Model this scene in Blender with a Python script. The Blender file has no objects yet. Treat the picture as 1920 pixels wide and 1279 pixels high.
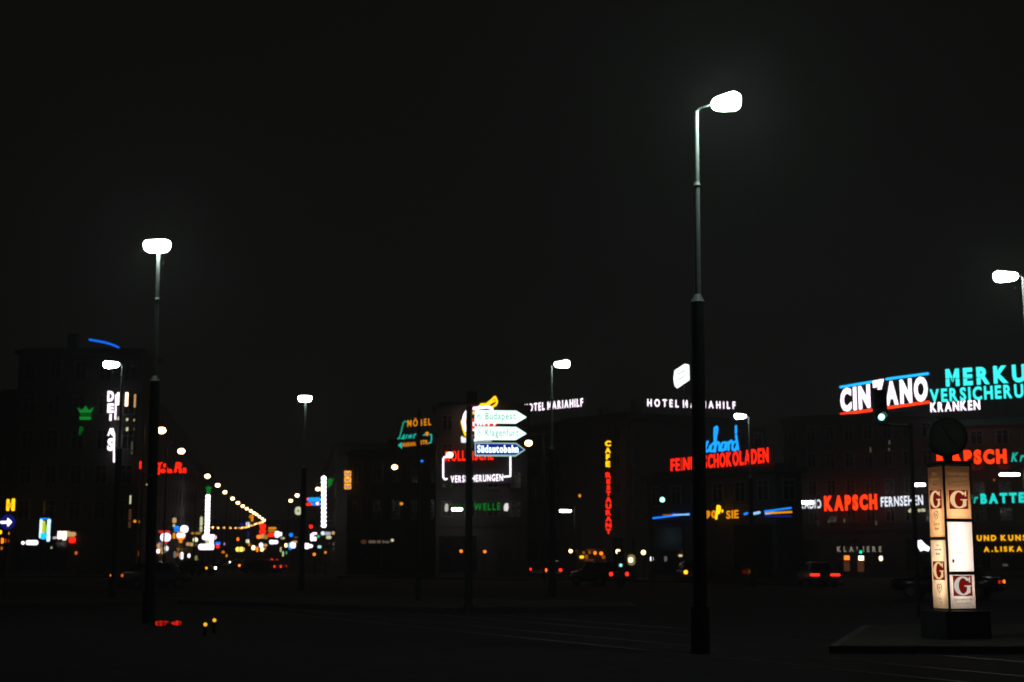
import bpy, bmesh, math, random
from mathutils import Vector, Matrix
R = math.radians
random.seed(7)
sc = bpy.context.scene
COL = sc.collection

# ------------------------------------------------------------------ camera
PITCH = R(8.65); FPX = 2667.0; EYE = 1.65
cp, sp = math.cos(PITCH), math.sin(PITCH)
cam = bpy.data.cameras.new("camera"); cam_o = bpy.data.objects.new("camera", cam); COL.objects.link(cam_o)
cam_o.location = (0, 0, EYE); cam_o.rotation_euler = (R(90) + PITCH, 0, 0)
cam.lens = 50; cam.sensor_width = 36; cam.clip_start = 0.1; cam.clip_end = 3000
cam.dof.use_dof = True; cam.dof.focus_distance = 15.0; cam.dof.aperture_fstop = 2.5
sc.camera = cam_o

def P(x, y, d):
    """photo pixel + ground distance -> point in the place"""
    u = (x - 960) / FPX; v = (639.5 - y) / FPX
    t = d / (cp - v * sp)
    return Vector((u * t, d, EYE + (sp + v * cp) * t))
def K(y):
    v = (639.5 - y) / FPX
    return (sp + v * cp) / (cp - v * sp)
def dist_for(y, z):
    return (z - EYE) / K(y)

# ------------------------------------------------------------------ materials
MATS = {}
def emi(name, rgb, s=1.0):
    if name in MATS: return MATS[name]
    m = bpy.data.materials.new(name); m.use_nodes = True
    n = m.node_tree.nodes; n.clear()
    e = n.new('ShaderNodeEmission'); o = n.new('ShaderNodeOutputMaterial')
    near = name.split('_')[0] in ('mercury', 'panel', 'logo', 'print', 'emblem', 'column')
    e.inputs[0].default_value = (*rgb, 1); e.inputs[1].default_value = s * (1.0 if near else 1.3)
    m.node_tree.links.new(e.outputs[0], o.inputs[0])
    MATS[name] = m; return m
def mat(name, rgb, rough=0.7, metal=0.0, scale=4.0, var=0.25, bump=0.0, spec=0.5):
    if name in MATS: return MATS[name]
    m = bpy.data.materials.new(name); m.use_nodes = True
    nt = m.node_tree; b = nt.nodes['Principled BSDF']
    b.inputs['Roughness'].default_value = rough; b.inputs['Metallic'].default_value = metal
    b.inputs['Specular IOR Level'].default_value = spec
    tc = nt.nodes.new('ShaderNodeTexCoord'); no = nt.nodes.new('ShaderNodeTexNoise')
    no.inputs['Scale'].default_value = scale; no.inputs['Detail'].default_value = 6
    nt.links.new(tc.outputs['Object'], no.inputs['Vector'])
    r = nt.nodes.new('ShaderNodeValToRGB')
    r.color_ramp.elements[0].position = .3; r.color_ramp.elements[1].position = .7
    r.color_ramp.elements[0].color = (*[c * (1 - var) for c in rgb], 1)
    r.color_ramp.elements[1].color = (*[min(1, c * (1 + var)) for c in rgb], 1)
    nt.links.new(no.outputs['Fac'], r.inputs['Fac']); nt.links.new(r.outputs['Color'], b.inputs['Base Color'])
    if bump:
        bp = nt.nodes.new('ShaderNodeBump'); bp.inputs['Strength'].default_value = bump
        nt.links.new(no.outputs['Fac'], bp.inputs['Height']); nt.links.new(bp.outputs['Normal'], b.inputs['Normal'])
    MATS[name] = m; return m

ASPHALT = mat('asphalt', (.0155, .0155, .0145), .95, scale=1.3, var=.35, bump=.15, spec=.12)
PAVING = mat('paving_stone', (.036, .035, .030), .95, scale=2.2, var=.25, bump=.1, spec=.15)
KERB = mat('kerb_stone', (.045, .044, .04), .88, scale=5)
PAINTL = mat('road_paint', (.30, .30, .28), .7, scale=8, var=.4)
STEEL = mat('rail_steel', (.07, .062, .058), .45, 1.0, scale=9)
POLEB = mat('pole_paint_shaded', (.012, .013, .012), .75, scale=6, var=.15)  # lower poles: night shade put into the colour, near black
POLE = mat('pole_grey_paint', (.13, .155, .145), .55, .0, scale=6, var=.15)
DARKMETAL = mat('dark_metal', (.02, .02, .02), .6, scale=10)
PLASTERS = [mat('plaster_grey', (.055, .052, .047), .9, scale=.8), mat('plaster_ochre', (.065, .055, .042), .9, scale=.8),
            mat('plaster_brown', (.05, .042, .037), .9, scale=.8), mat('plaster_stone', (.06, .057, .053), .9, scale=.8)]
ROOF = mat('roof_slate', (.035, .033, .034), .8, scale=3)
GLASS = mat('dark_glass', (.012, .013, .015), .12, scale=3)
FRAME = mat('window_frame_paint', (.12, .12, .11), .6, scale=8)
RUBBER = mat('tyre_rubber', (.015, .015, .015), .9, scale=12)
CHROME = mat('chrome', (.5, .5, .5), .2, 1.0, scale=9, var=.1)

# neon and lamp colours
E_MERC = emi('mercury_light', (.84, 1.0, .94), 24)
E_MERCN = emi('mercury_light_bright', (.82, 1.0, .92), 190)
E_MERCM = emi('mercury_light_medium', (.88, 1.0, .92), 80)
E_GLOBE = emi('globe_light', (1.0, .62, .28), 7)
E_GLOBE2 = emi('globe_light_far', (1.0, .52, .14), 4.5)
E_TUBE = emi('fluorescent_light', (1.0, .93, .95), 14)
E_WHITE = emi('white_neon', (1.0, .86, 1.0), 1.7)
E_WHITE2 = emi('white_neon_dim', (.86, .9, 1.0), 1.0)
E_WARMW = emi('warm_white_light', (1.0, .72, .5), 3.0)
E_RED = emi('red_neon', (1.0, .015, .004), 1.5)
E_REDO = emi('orange_red_neon', (1.0, .034, .004), 1.7)
E_REDD = emi('red_neon_dim', (1.0, .03, .02), .6)
E_TURQ = emi('turquoise_neon', (.045, .85, .82), 1.15)
E_TEAL = emi('teal_neon', (.01, .46, .36), .95)
E_TEALD = emi('teal_neon_dim', (.01, .34, .2), .9)
E_BLUE = emi('blue_neon', (.006, .22, 1.0), 1.1)
E_CYAN = emi('cyan_neon', (.01, .42, 1.0), 1.4)
E_PALEB = emi('pale_blue_neon', (.3, .62, 1.0), .9)
E_DBLUE = emi('deep_blue_light', (.006, .02, .3), .5)
E_YEL = emi('yellow_neon', (1.0, .52, .005), 1.5)
E_AMB = emi('amber_neon', (1.0, .33, .008), .75)
E_ORG = emi('orange_light', (1.0, .2, .015), 1.6)
E_ORGD = emi('orange_light_dim', (1.0, .25, .03), .22)
E_GREEN = emi('green_neon', (.02, 1.0, .1), .17)
E_GREEND = emi('green_neon_dim', (.03, 1.0, .1), .035)
E_SIG = emi('signal_green', (.35, 1.0, .8), 2.5)
E_PALE = emi('pale_yellow_light', (.8, .8, .45), .7)
E_DIMW = emi('dim_warm_window', (1.0, .6, .25), .5)
E_FAINT = emi('faint_window', (.8, .75, .4), .07)
E_FAINTR = emi('faint_brown_light', (1.0, .35, .15), .05)
E_PINK = emi('pink_neon', (1.0, .5, .6), 2.4)
E_LIME = emi('lime_light', (.45, .85, .02), .6)
E_TAIL = emi('tail_light_red', (1.0, .02, .008), 2.2)
E_TAILD = emi('tail_light_dim', (1.0, .03, .01), .5)
E_HEAD = emi('head_light', (1.0, .93, .85), 8)
E_SIDE = emi('amber_side_light', (1.0, .27, .02), 2.2)
E_BOARD = emi('board_glow', (.72, 1.0, .90), 1.15)
E_BOARDB = emi('board_blue', (.006, .010, .26), .9)
E_BOARDT = emi('board_letter_white', (.75, .95, 1.0), 1.7)
E_BOARDE = emi('board_edge', (.45, .75, .62), .55)
LETDARK = emi('print_green', (.30, .48, .42), .7)

# ------------------------------------------------------------------ mesh helpers
def finish(bm, name):
    me = bpy.data.meshes.new(name); bm.to_mesh(me); bm.free(); return me
def obj(name, me, m=None, parent=None, loc=(0, 0, 0), rot=(0, 0, 0), scale=None):
    if isinstance(me, bmesh.types.BMesh): me = finish(me, name)
    o = bpy.data.objects.new(name, me); COL.objects.link(o)
    if m is not None and me is not None and len(me.materials) == 0: me.materials.append(m)
    o.location = loc; o.rotation_euler = rot
    if scale: o.scale = scale
    if parent: o.parent = parent
    return o
def empty(name, label, cat, loc=(0, 0, 0), rz=0, group=None):
    o = bpy.data.objects.new(name, None); COL.objects.link(o); o.empty_display_size = .2
    o.location = loc; o.rotation_euler = (0, 0, rz)
    tag(o, label, cat, group); return o
def tag(o, label, cat, group=None):
    o['label'] = label; o['category'] = cat
    if group: o['group'] = group
    return o
def struct(o, kind='structure'):
    o['kind'] = kind; return o
def box(bm, x0, x1, y0, y1, z0, z1, M=None):
    v = [bm.verts.new((x, y, z)) for x in (x0, x1) for y in (y0, y1) for z in (z0, z1)]
    for f in ((0, 1, 3, 2), (4, 6, 7, 5), (0, 4, 5, 1), (2, 3, 7, 6), (0, 2, 6, 4), (1, 5, 7, 3)):
        bm.faces.new([v[i] for i in f])
    if M is not None: bmesh.ops.transform(bm, matrix=M, verts=v)
    return v
def cyl(bm, p0, p1, r0, r1=None, n=10):
    r1 = r0 if r1 is None else r1
    p0 = Vector(p0); p1 = Vector(p1); ax = (p1 - p0).normalized()
    a = ax.orthogonal().normalized(); b = ax.cross(a)
    A = []; B = []
    for i in range(n):
        t = 2 * math.pi * i / n; q = a * math.cos(t) + b * math.sin(t)
        A.append(bm.verts.new(p0 + q * r0)); B.append(bm.verts.new(p1 + q * r1))
    for i in range(n):
        f = bm.faces.new((A[i], A[(i + 1) % n], B[(i + 1) % n], B[i])); f.smooth = True
    bm.faces.new([bm.verts.new(v.co) for v in A[::-1]]); bm.faces.new([bm.verts.new(v.co) for v in B])
def polyline(bm, pts, r, n=8):
    """round tube along points with ball-ended joints"""
    pts = [Vector(p) for p in pts]
    for a, b in zip(pts, pts[1:]):
        if (b - a).length > 1e-5: cyl(bm, a, b, r, n=n)
    for p in pts:
        bmesh.ops.create_icosphere(bm, subdivisions=1, radius=r, matrix=Matrix.Translation(p))
def prism(bm, poly, y0, y1):
    """polygon in x,z extruded along y"""
    A = [bm.verts.new((x, y0, z)) for x, z in poly]; B = [bm.verts.new((x, y1, z)) for x, z in poly]
    n = len(poly)
    fs = [bm.faces.new(A), bm.faces.new(B[::-1])]
    for i in range(n): fs.append(bm.faces.new((A[i], B[i], B[(i + 1) % n], A[(i + 1) % n])))
    bmesh.ops.recalc_face_normals(bm, faces=fs)
def rrect(w, h, r, n=4, cx=0, cz=0):
    out = []
    r = min(r, w / 2 - 1e-4, h / 2 - 1e-4)
    for k, (sx, sz) in enumerate(((1, 1), (-1, 1), (-1, -1), (1, -1))):
        for i in range(n + 1):
            a = math.pi / 2 * (k + i / n)
            out.append((cx + sx * (w / 2 - r) + r * math.cos(a), cz + sz * (h / 2 - r) + r * math.sin(a)))
    return out
def ball(bm, c, rx, ry, rz, seg=14):
    M = Matrix.Translation(Vector(c)) @ Matrix.Diagonal((rx, ry, rz, 1))
    res = bmesh.ops.create_uvsphere(bm, u_segments=seg, v_segments=8, radius=1, matrix=M)
    for v in res['verts']:
        for f in v.link_faces: f.smooth = True

# glyphs ---------------------------------------------------------------
GLY = {}
def glyph(ch, bold=.03, shear=0.0, depth=.05):
    key = (ch, bold, shear, depth)
    if key in GLY: return GLY[key]
    if ch == 'M':
        wd = .92; t = .17 + bold * 1.6; bm = bmesh.new()
        prism(bm, [(0, 0), (t, 0), (t, .62), (wd / 2, .16), (wd - t, .62), (wd - t, 0), (wd, 0), (wd, 1), (wd - t * 1.05, 1), (wd / 2, .5), (t * 1.05, 1), (0, 1)], -depth, depth)
        for v in bm.verts: v.co = (v.co.x + shear * v.co.z, v.co.z, v.co.y)
        bmesh.ops.recalc_face_normals(bm, faces=bm.faces); bmesh.ops.triangulate(bm, faces=bm.faces[:])
        GLY[key] = (finish(bm, 'letter'), wd); return GLY[key]
    def mk(c):
        cu = bpy.data.curves.new('letter', 'FONT'); cu.body = c; cu.size = 1; cu.offset = bold
        cu.shear = shear; cu.extrude = depth; cu.resolution_u = 3; cu.fill_mode = 'BOTH'
        o = bpy.data.objects.new('letter', cu); COL.objects.link(o)
        bpy.context.view_layer.update()
        me = bpy.data.meshes.new_from_object(o.evaluated_get(bpy.context.evaluated_depsgraph_get()))
        bpy.data.objects.remove(o); bpy.data.curves.remove(cu)
        return me
    hk = ('capH', bold)
    if hk not in GLY:
        m0 = mk('H'); ys = [v.co.y for v in m0.vertices]; GLY[hk] = (min(ys), max(ys)); bpy.data.meshes.remove(m0)
    y0, y1 = GLY[hk]; s = 1 / (y1 - y0)
    me = mk(ch); xs = [v.co.x for v in me.vertices]
    x0 = min(xs); w = (max(xs) - x0) * s
    for v in me.vertices:
        v.co.x = (v.co.x - x0) * s; v.co.y = (v.co.y - y0) * s
    me.name = 'letter'; me.materials.clear()
    GLY[key] = (me, w); return GLY[key]
GMAT = {}
def gmesh(ch, m, bold, shear, depth):
    k = (ch, m.name, bold, shear, depth)
    if k not in GMAT:
        me, w = glyph(ch, bold, shear, depth); c = me.copy(); c.materials.append(m); GMAT[k] = (c, w)
    return GMAT[k]

def letters(root, txt, A, B, h, m, bold=.03, shear=0.0, gap=.16, space=.45, depth=.012, name='letter'):
    """letters of txt along A->B (world), cap height h; children of root"""
    A = Vector(A); B = Vector(B); yaw = math.atan2(B.y - A.y, B.x - A.x)
    L = math.hypot(B.x - A.x, B.y - A.y); dz = B.z - A.z
    items = []; x = 0
    for c in txt:
        if c == ' ': x += space; continue
        me, w = gmesh(c, m, bold, shear, depth); items.append((me, x)); x += w + gap
    tot = max(x - gap, .01); sx = L / tot
    ux = Vector(((B.x - A.x) / L, (B.y - A.y) / L, dz / L))
    out = []
    for me, px in items:
        p = A + ux * (px * sx)
        out.append(obj(name, me, None, root, p - root.location, (R(90), 0, yaw), (sx, h, max(h, .05))))
    return out
def vletters(root, txt, x, ys, d, wpx, m, hfrac=.8, bold=.05):
    """column of letters, each centred on pixel x between consecutive ys"""
    out = []
    for i, c in enumerate(txt):
        if c == ' ': continue
        y0, y1 = ys[i], ys[i + 1]
        a = P(x, y1, d); b = P(x, y0, d); h = (b.z - a.z) * hfrac; w = wpx * d / FPX
        me, gw = gmesh(c, m, bold, 0, .02)
        ww = min(w, gw * h * 1.25)
        out.append(obj('letter', me, None, root, Vector((a.x - ww / 2, d, a.z)) - root.location, (R(90), 0, 0), (ww / gw, h, h)))
    return out
def scaffold(root, A, B, z0, z1, off=.35, n=6):
    """dark steel rack behind a roof sign, standing on the roof at z0"""
    bm = bmesh.new(); A = Vector(A); B = Vector(B)
    u = (B - A); u.z = 0; L = u.length; u.normalize(); nrm = Vector((-u.y, u.x, 0))
    for i in range(n):
        q = A + u * (L * i / (n - 1)) + nrm * off
        cyl(bm, (q.x, q.y, z0), (q.x, q.y, z1), .03, n=6)
    for z in (z0 + (z1 - z0) * .35, z0 + (z1 - z0) * .8):
        a = A + nrm * off; b = B + nrm * off
        cyl(bm, (a.x, a.y, z), (b.x, b.y, z), .025, n=6)
    bmesh.ops.translate(bm, verts=bm.verts, vec=-root.location)
    return obj('sign_frame', bm, DARKMETAL, root)
def tubes(root, name, lines, d, r, m, closed=False):
    """neon tube; lines = lists of pixel points, at distance d"""
    bm = bmesh.new()
    for ln in lines:
        pts = [P(x, y, d) if not isinstance(x, tuple) else P(x[0], x[1], y) for x, y in ln]
        polyline(bm, [p - root.location for p in pts], r)
    return obj(name, bm, m, root)
def faces_px(root, name, poly, d, m, th=.06, back=0):
    """flat plate with thickness from pixel outline at distance d"""
    bm = bmesh.new(); pts = [P(x, y, d) - root.location for x, y in poly]
    prism(bm, [(p.x, p.z) for p in pts], (d + back) - root.location.y, (d + back + th) - root.location.y)
    return obj(name, bm, m, root)

# ------------------------------------------------------------------ world and haze
w = bpy.data.worlds.new("World"); sc.world = w; w.use_nodes = True
bg = w.node_tree.nodes['Background']; bg.inputs[0].default_value = (1.0, .99, .86, 1); bg.inputs[1].default_value = .0030
hz = bpy.data.materials.new('haze_air'); hz.use_nodes = True
n = hz.node_tree.nodes; n.clear(); vol = n.new('ShaderNodeVolumePrincipled'); out = n.new('ShaderNodeOutputMaterial')
vol.inputs['Color'].default_value = (.9, .95, .95, 1); vol.inputs['Density'].default_value = .0011
vol.inputs['Anisotropy'].default_value = .15
hz.node_tree.links.new(vol.outputs[0], out.inputs['Volume'])
bm = bmesh.new(); box(bm, -620, 620, -110, 920, -1.2, 34)
o = obj('haze', bm, hz); struct(o, 'stuff')

# ------------------------------------------------------------------ ground
bm = bmesh.new()
xs = [-600, -200, -100, -50, 0, 50, 100, 200, 600]; ys = [-100, -20, 0, 20, 40, 80, 130, 200, 300, 500, 900]
g = [[bm.verts.new((x, y, 0)) for x in xs] for y in ys]
for j in range(len(ys) - 1):
    for i in range(len(xs) - 1): bm.faces.new((g[j][i], g[j][i + 1], g[j + 1][i + 1], g[j + 1][i]))
struct(obj('ground', bm, ASPHALT))
def slab(name, poly, z0, z1, m):
    bm = bmesh.new()
    A = [bm.verts.new((x, y, z0)) for x, y in poly]; B = [bm.verts.new((x, y, z1)) for x, y in poly]
    n = len(poly); fs = [bm.faces.new(B)]
    for i in range(n): fs.append(bm.faces.new((A[i], A[(i + 1) % n], B[(i + 1) % n], B[i])))
    bmesh.ops.recalc_face_normals(bm, faces=fs)
    return struct(obj(name, bm, m))
def inset(poly, k):
    c = sum((Vector(p) for p in poly), Vector((0, 0))) / len(poly)
    return [tuple(Vector(p) + (c - Vector(p)).normalized() * k) for p in poly]
for poly in ([(5.5, 25.2), (20, 24.5), (30, 33), (30, 36), (8, 33)], [(-12, 52), (-2, 44), (4, 46), (4, 50), (-8, 58)],
             [(-40, 47), (-15, 49), (-13, 52), (-40, 54)]):
    slab('kerb', poly, 0, .13, KERB); slab('pavement', inset(poly, .2), .02, .134, PAVING)
for poly in ([(-75, 118), (-36, 118), (-33, 124), (-33, 130), (-75, 130)], [(-14.5, 120), (1, 103), (9.5, 112), (9, 121), (0, 137), (-14.5, 132)],
             [(9.5, 112), (8, 100), (18.5, 83.5), (20, 87), (11, 103), (24, 134)], [(24, 128), (50, 116), (70, 108), (70, 122), (25, 134)]):
    slab('pavement', poly, 0, .12, PAVING)
def line_strip(name, a, b, wd, z, m):
    a = Vector((*a, 0)); b = Vector((*b, 0)); u = (b - a).normalized(); nrm = Vector((-u.y, u.x, 0)) * wd / 2
    bm = bmesh.new(); bm.faces.new([bm.verts.new(p + Vector((0, 0, z))) for p in (a - nrm, b - nrm, b + nrm, a + nrm)])
    return struct(obj(name, bm, m))
for k in range(9):
    line_strip('road_marking', (-26 + k * 5.2, 62 - k * 1.1), (-23.4 + k * 5.2, 61.4 - k * 1.1), .14, .004, PAINTL)
    line_strip('road_marking', (-18 + k * 5.2, 88 - k * .7), (-15.4 + k * 5.2, 87.6 - k * .7), .14, .004, PAINTL)
u = Vector((.48, -.877)).normalized(); nn = Vector((u.y, -u.x))
for off in (0, 1.435, 3.6, 5.035):
    c = Vector((-.45, 31.3)) - nn * off
    bm = bmesh.new(); a = c - u * 60; b = c + u * 30
    for s, zz in ((-.028, .012), (.028, .012)):
        pass
    aa = Vector((a.x, a.y, .002)); bb = Vector((b.x, b.y, .002)); side = Vector((nn.x, nn.y, 0)) * .033
    pts = [(-1, 0), (-.85, .008), (0, .0115), (.85, .008), (1, 0)]
    ra = [bm.verts.new(aa + side * s + Vector((0, 0, z))) for s, z in pts]; rb = [bm.verts.new(bb + side * s + Vector((0, 0, z))) for s, z in pts]
    for i in range(4):
        f = bm.faces.new((ra[i], ra[i + 1], rb[i + 1], rb[i])); f.smooth = True
    bmesh.ops.recalc_face_normals(bm, faces=bm.faces)
    struct(obj('tram_rail', bm, STEEL))

# ------------------------------------------------------------------ buildings
WIN = {}
def window_meshes(ww, wh):
    k = (round(ww, 2), round(wh, 2))
    if k in WIN: return WIN[k]
    bm = bmesh.new()                                   # frame: four bars and a cross
    t = .09
    box(bm, -ww / 2, ww / 2, -.03, .05, 0, t); box(bm, -ww / 2, ww / 2, -.03, .05, wh - t, wh)
    box(bm, -ww / 2, -ww / 2 + t, -.03, .05, t, wh - t); box(bm, ww / 2 - t, ww / 2, -.03, .05, t, wh - t)
    box(bm, -.035, .035, -.025, .045, t, wh - t)
    box(bm, -ww / 2 + t, -.035, -.02, .04, wh * .68, wh * .68 + .06); box(bm, .035, ww / 2 - t, -.02, .04, wh * .68, wh * .68 + .06)
    fr = finish(bm, 'window'); fr.materials.append(FRAME)
    bm = bmesh.new(); box(bm, -ww / 2 + .02, ww / 2 - .02, .0, .012, .02, wh - .02)
    pa = finish(bm, 'pane'); pa.materials.append(GLASS)
    bm = bmesh.new(); box(bm, -ww / 2 - .1, ww / 2 + .1, -.16, -.032, -.1, 0)
    si = finish(bm, 'sill'); si.materials.append(KERB)
    WIN[k] = (fr, pa, si); return WIN[k]
def building(label, p0, p1, depth, h, storeys, bays, m, name='town_house', roof='flat', sides='', group=None, ground_h=4.2, base=0):
    """p0->p1 is the front line seen from the right hand side of that direction"""
    p0 = Vector((*p0, 0)); p1 = Vector((*p1, 0)); L = (p1 - p0).length; yaw = math.atan2(p1.y - p0.y, p1.x - p0.x)
    root = empty(name, label, 'building', p0, yaw, group)
    # local: x along the front, y into the building
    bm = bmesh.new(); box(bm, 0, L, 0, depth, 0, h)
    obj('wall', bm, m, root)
    bm = bmesh.new()
    box(bm, -.3, L + .3, -.35, depth + .3, h, h + .35)
    obj('cornice', bm, KERB, root)
    bm = bmesh.new(); box(bm, -.12, L + .12, -.15, -.002, ground_h - .2, ground_h + .1); obj('string_course', bm, KERB, root)
    bm = bmesh.new()
    if roof == 'flat': box(bm, .2, L - .2, .2, depth - .2, h + .35, h + .6)
    else:
        v = [bm.verts.new(q) for q in ((0, 0, h + .35), (L, 0, h + .35), (L, depth, h + .35), (0, depth, h + .35), (1.5, depth * .4, h + 3), (L - 1.5, depth * .4, h + 3))]
        for f in ((0, 1, 5, 4), (1, 2, 5), (2, 3, 4, 5), (3, 0, 4), (3, 2, 1, 0)): bm.faces.new([v[i] for i in f])
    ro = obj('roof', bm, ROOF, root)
    bm = bmesh.new(); box(bm, L * .3, L * .3 + .9, depth * .5, depth * .5 + .7, h + .6, h + (2.4 if roof == 'flat' else 4)); obj('chimney', bm, PLASTERS[2], ro)
    sh = (h - ground_h) / max(1, storeys)
    wh = sh * .58
    def row(n, length, frame):
        bw = length / n; ww = min(1.25, bw * .5)
        fr, pa, si = window_meshes(ww, wh)
        for s in range(storeys):
            for b in range(n):
                x = bw * (b + .5); z = ground_h + sh * s + sh * .24
                if frame == 'f': loc = (x, -.04, z); rz = 0
                elif frame == 'r': loc = (L + .04, x, z); rz = math.pi / 2
                else: loc = (-.04, length - x, z); rz = -math.pi / 2
                wo = obj('window', fr, None, root, loc, (0, 0, rz)); obj('pane', pa, None, wo); obj('sill', si, None, wo)
    row(bays, L, 'f')
    if 'r' in sides: row(max(1, int(depth / 4)), depth, 'r')
    if 'l' in sides: row(max(1, int(depth / 4)), depth, 'l')
    # shop front: openings of dark glass between piers
    nb = max(2, bays // 2); bw = L / nb
    bmg = bmesh.new(); box(bmg, -bw * .4, bw * .4, -.05, -.003, .5, ground_h - .9)
    gl = finish(bmg, 'shop_window'); gl.materials.append(GLASS)
    bmd = bmesh.new(); box(bmd, -.55, .55, -.07, -.003, .02, 2.5); box(bmd, .38, .44, -.12, -.072, 1.0, 1.15)
    dr = finish(bmd, 'door'); dr.materials.append(DARKMETAL)
    for b in range(nb):
        if b == nb // 2: obj('door', dr, None, root, (bw * (b + .5), 0, 0))
        else: obj('shop_window', gl, None, root, (bw * (b + .5), 0, 0))
    return root

FL = lambda d: -34 - (d - 130) * .155      # left street front
FR = lambda d: -15.2 - (d - 130) * .155    # right street front
bA = building('tall corner house behind the vertical white letters at far left', (-45.5, 130), (-34, 130), 6, 20.2, 5, 5, PLASTERS[0], 'corner_house', sides='r')
building('dark low house at the left edge behind the blue and yellow display', (-70, 131.5), (-46, 131.5), 14, 11, 3, 8, PLASTERS[2])
building('house in the left row of the bright street, next to the tall corner house', (FL(137.5), 137.5), (FL(188), 188), 14, 17, 4, 9, PLASTERS[1])
building('middle house in the left row of the bright street', (FL(189), 189), (FL(218), 218), 14, 15, 4, 8, PLASTERS[2])
building('last house in the left row before the street bends', (FL(219), 219), (FL(248), 248), 14, 15.5, 4, 8, PLASTERS[3])
building('low corner house under the orange and teal furniture sign', (-15.2, 132), (-6.2, 132), 22, 11, 2, 5, PLASTERS[1], 'corner_house', sides='l')
building('house in the right row of the bright street, behind the corner house', (FR(190), 190), (FR(155), 155), 14, 13.5, 3, 9, PLASTERS[0])
building('middle house in the right row of the bright street', (FR(228), 228), (FR(191), 191), 14, 14, 4, 9, PLASTERS[3])
building('farthest house in the right row of the bright street', (FR(275), 275), (FR(229), 229), 14, 13, 3, 11, PLASTERS[2])
building('distant house closing the far end of the bright street', (-120, 420), (-30, 420), 16, 12, 3, 20, PLASTERS[1])
building('office house with the insurance sign and neon figure on its front', (-6.0, 112), (1.2, 112), 16, 13.2, 4, 4, PLASTERS[3], sides='l')
bH = building('corner hotel wing carrying the rising white hotel letters', (0.2, 136.5), (9.6, 121), 12, 13.4, 4, 8, PLASTERS[0], 'hotel_wing', sides='')
building('corner hotel wing carrying the falling white hotel letters', (9.75, 121.05), (23.5, 131.6), 9, 13.4, 4, 8, PLASTERS[0], 'hotel_wing', sides='r')
bE = building('low pavilion under the red chocolate letters', (9.6, 101.5), (16.6, 90.0), 2.2, 7.0, 1, 6, PLASTERS[2], 'pavilion', ground_h=4.6, sides='r')
bF = building('shop house under the long red and blue underlined roof sign', (25.6, 134), (38.2, 127.7), 16, 14.2, 4, 8, PLASTERS[3], 'shop_house', sides='l')
bG = building('shop house at right edge under the turquoise roof letters', (38.3, 127.6), (58, 118), 16, 13.2, 4, 10, PLASTERS[1], 'shop_house')

def lit_pane(root_b, x, y, wpx, hpx, d, m, label=None):
    """a lit window of a building: shallow glowing pane with a frame, child of the building"""
    c = P(x, y, d); W = wpx * d / FPX; H = hpx * d / FPX
    inv = Matrix.Rotation(-root_b.rotation_euler.z, 4, 'Z')
    l = inv @ (c - root_b.location)
    bm = bmesh.new(); t = .05
    for a in ((-W / 2 - t, W / 2 + t, -.06, .04, -H / 2 - t, -H / 2), (-W / 2 - t, W / 2 + t, -.06, .04, H / 2, H / 2 + t),
              (-W / 2 - t, -W / 2, -.06, .04, -H / 2, H / 2), (W / 2, W / 2 + t, -.06, .04, -H / 2, H / 2)): box(bm, *a)
    wo = obj('window', bm, FRAME, root_b, (l.x, -.08, l.z))
    bm = bmesh.new(); box(bm, -W / 2 + .001, W / 2 - .001, -.03, .03, -H / 2 + .001, H / 2 - .001); obj('pane', bm, m, wo)
    if label: wo['label'] = label
    return wo
for x, y, wp, hp, m, lb in ((222, 748, 4, 24, E_WARMW, 'tall lit stair window'), (238, 749, 5.5, 26, E_WARMW, 'tall lit stair window, middle'), (253.5, 752, 3.5, 25, E_DIMW, 'tall dimmer lit window'),
                            (222, 785, 3, 6, E_PALE, None), (239, 787, 4, 5, E_PALE, None), (252, 788, 2.5, 4, E_DIMW, None), (239, 805, 4, 7, E_PALE, None), (252, 805, 2, 5, E_FAINT, None),
                            (248, 840, 3, 24, E_FAINT, 'faint tall window'), (245, 937, 3, 16, E_PALE, None), (244, 975, 5, 40, E_FAINTR, 'faint brown doorway'), (262, 1038, 5, 10, E_ORGD, None)):
    lit_pane(bA, x, y, wp, hp, 130, m, lb)
for x, y, wp, hp, m in ((1636, 845, 3, 9, E_FAINT), (1675, 832, 3, 8, E_FAINT), (1674, 845, 3, 5, E_FAINT), (1647, 981, 4, 7, E_FAINT), (1524, 980, 3, 7, E_FAINT), (1548, 978, 3, 6, E_FAINT), (1581, 976, 3, 7, E_FAINT)):
    lit_pane(bF, x, y, wp, hp, 131, m)
for x, y, wp, hp, m in ((1870, 990, 4, 4, E_FAINT), (1870, 958, 4, 4, E_FAINT), (1878, 1060, 9, 4, E_FAINT)):
    lit_pane(bG, x, y, wp, hp, 123, m)
for x, y, wp, hp, m in ((1583, 1046, 10, 8, E_ORG), (1614, 1047, 11, 9, E_WARMW), (1583, 1062, 11, 18, E_FAINTR), (1613, 1062, 13, 20, E_FAINTR)):
    lit_pane(bF, x, y, wp, hp, 130.5, m, 'lit shop window' if m is not E_FAINTR else None)

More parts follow.
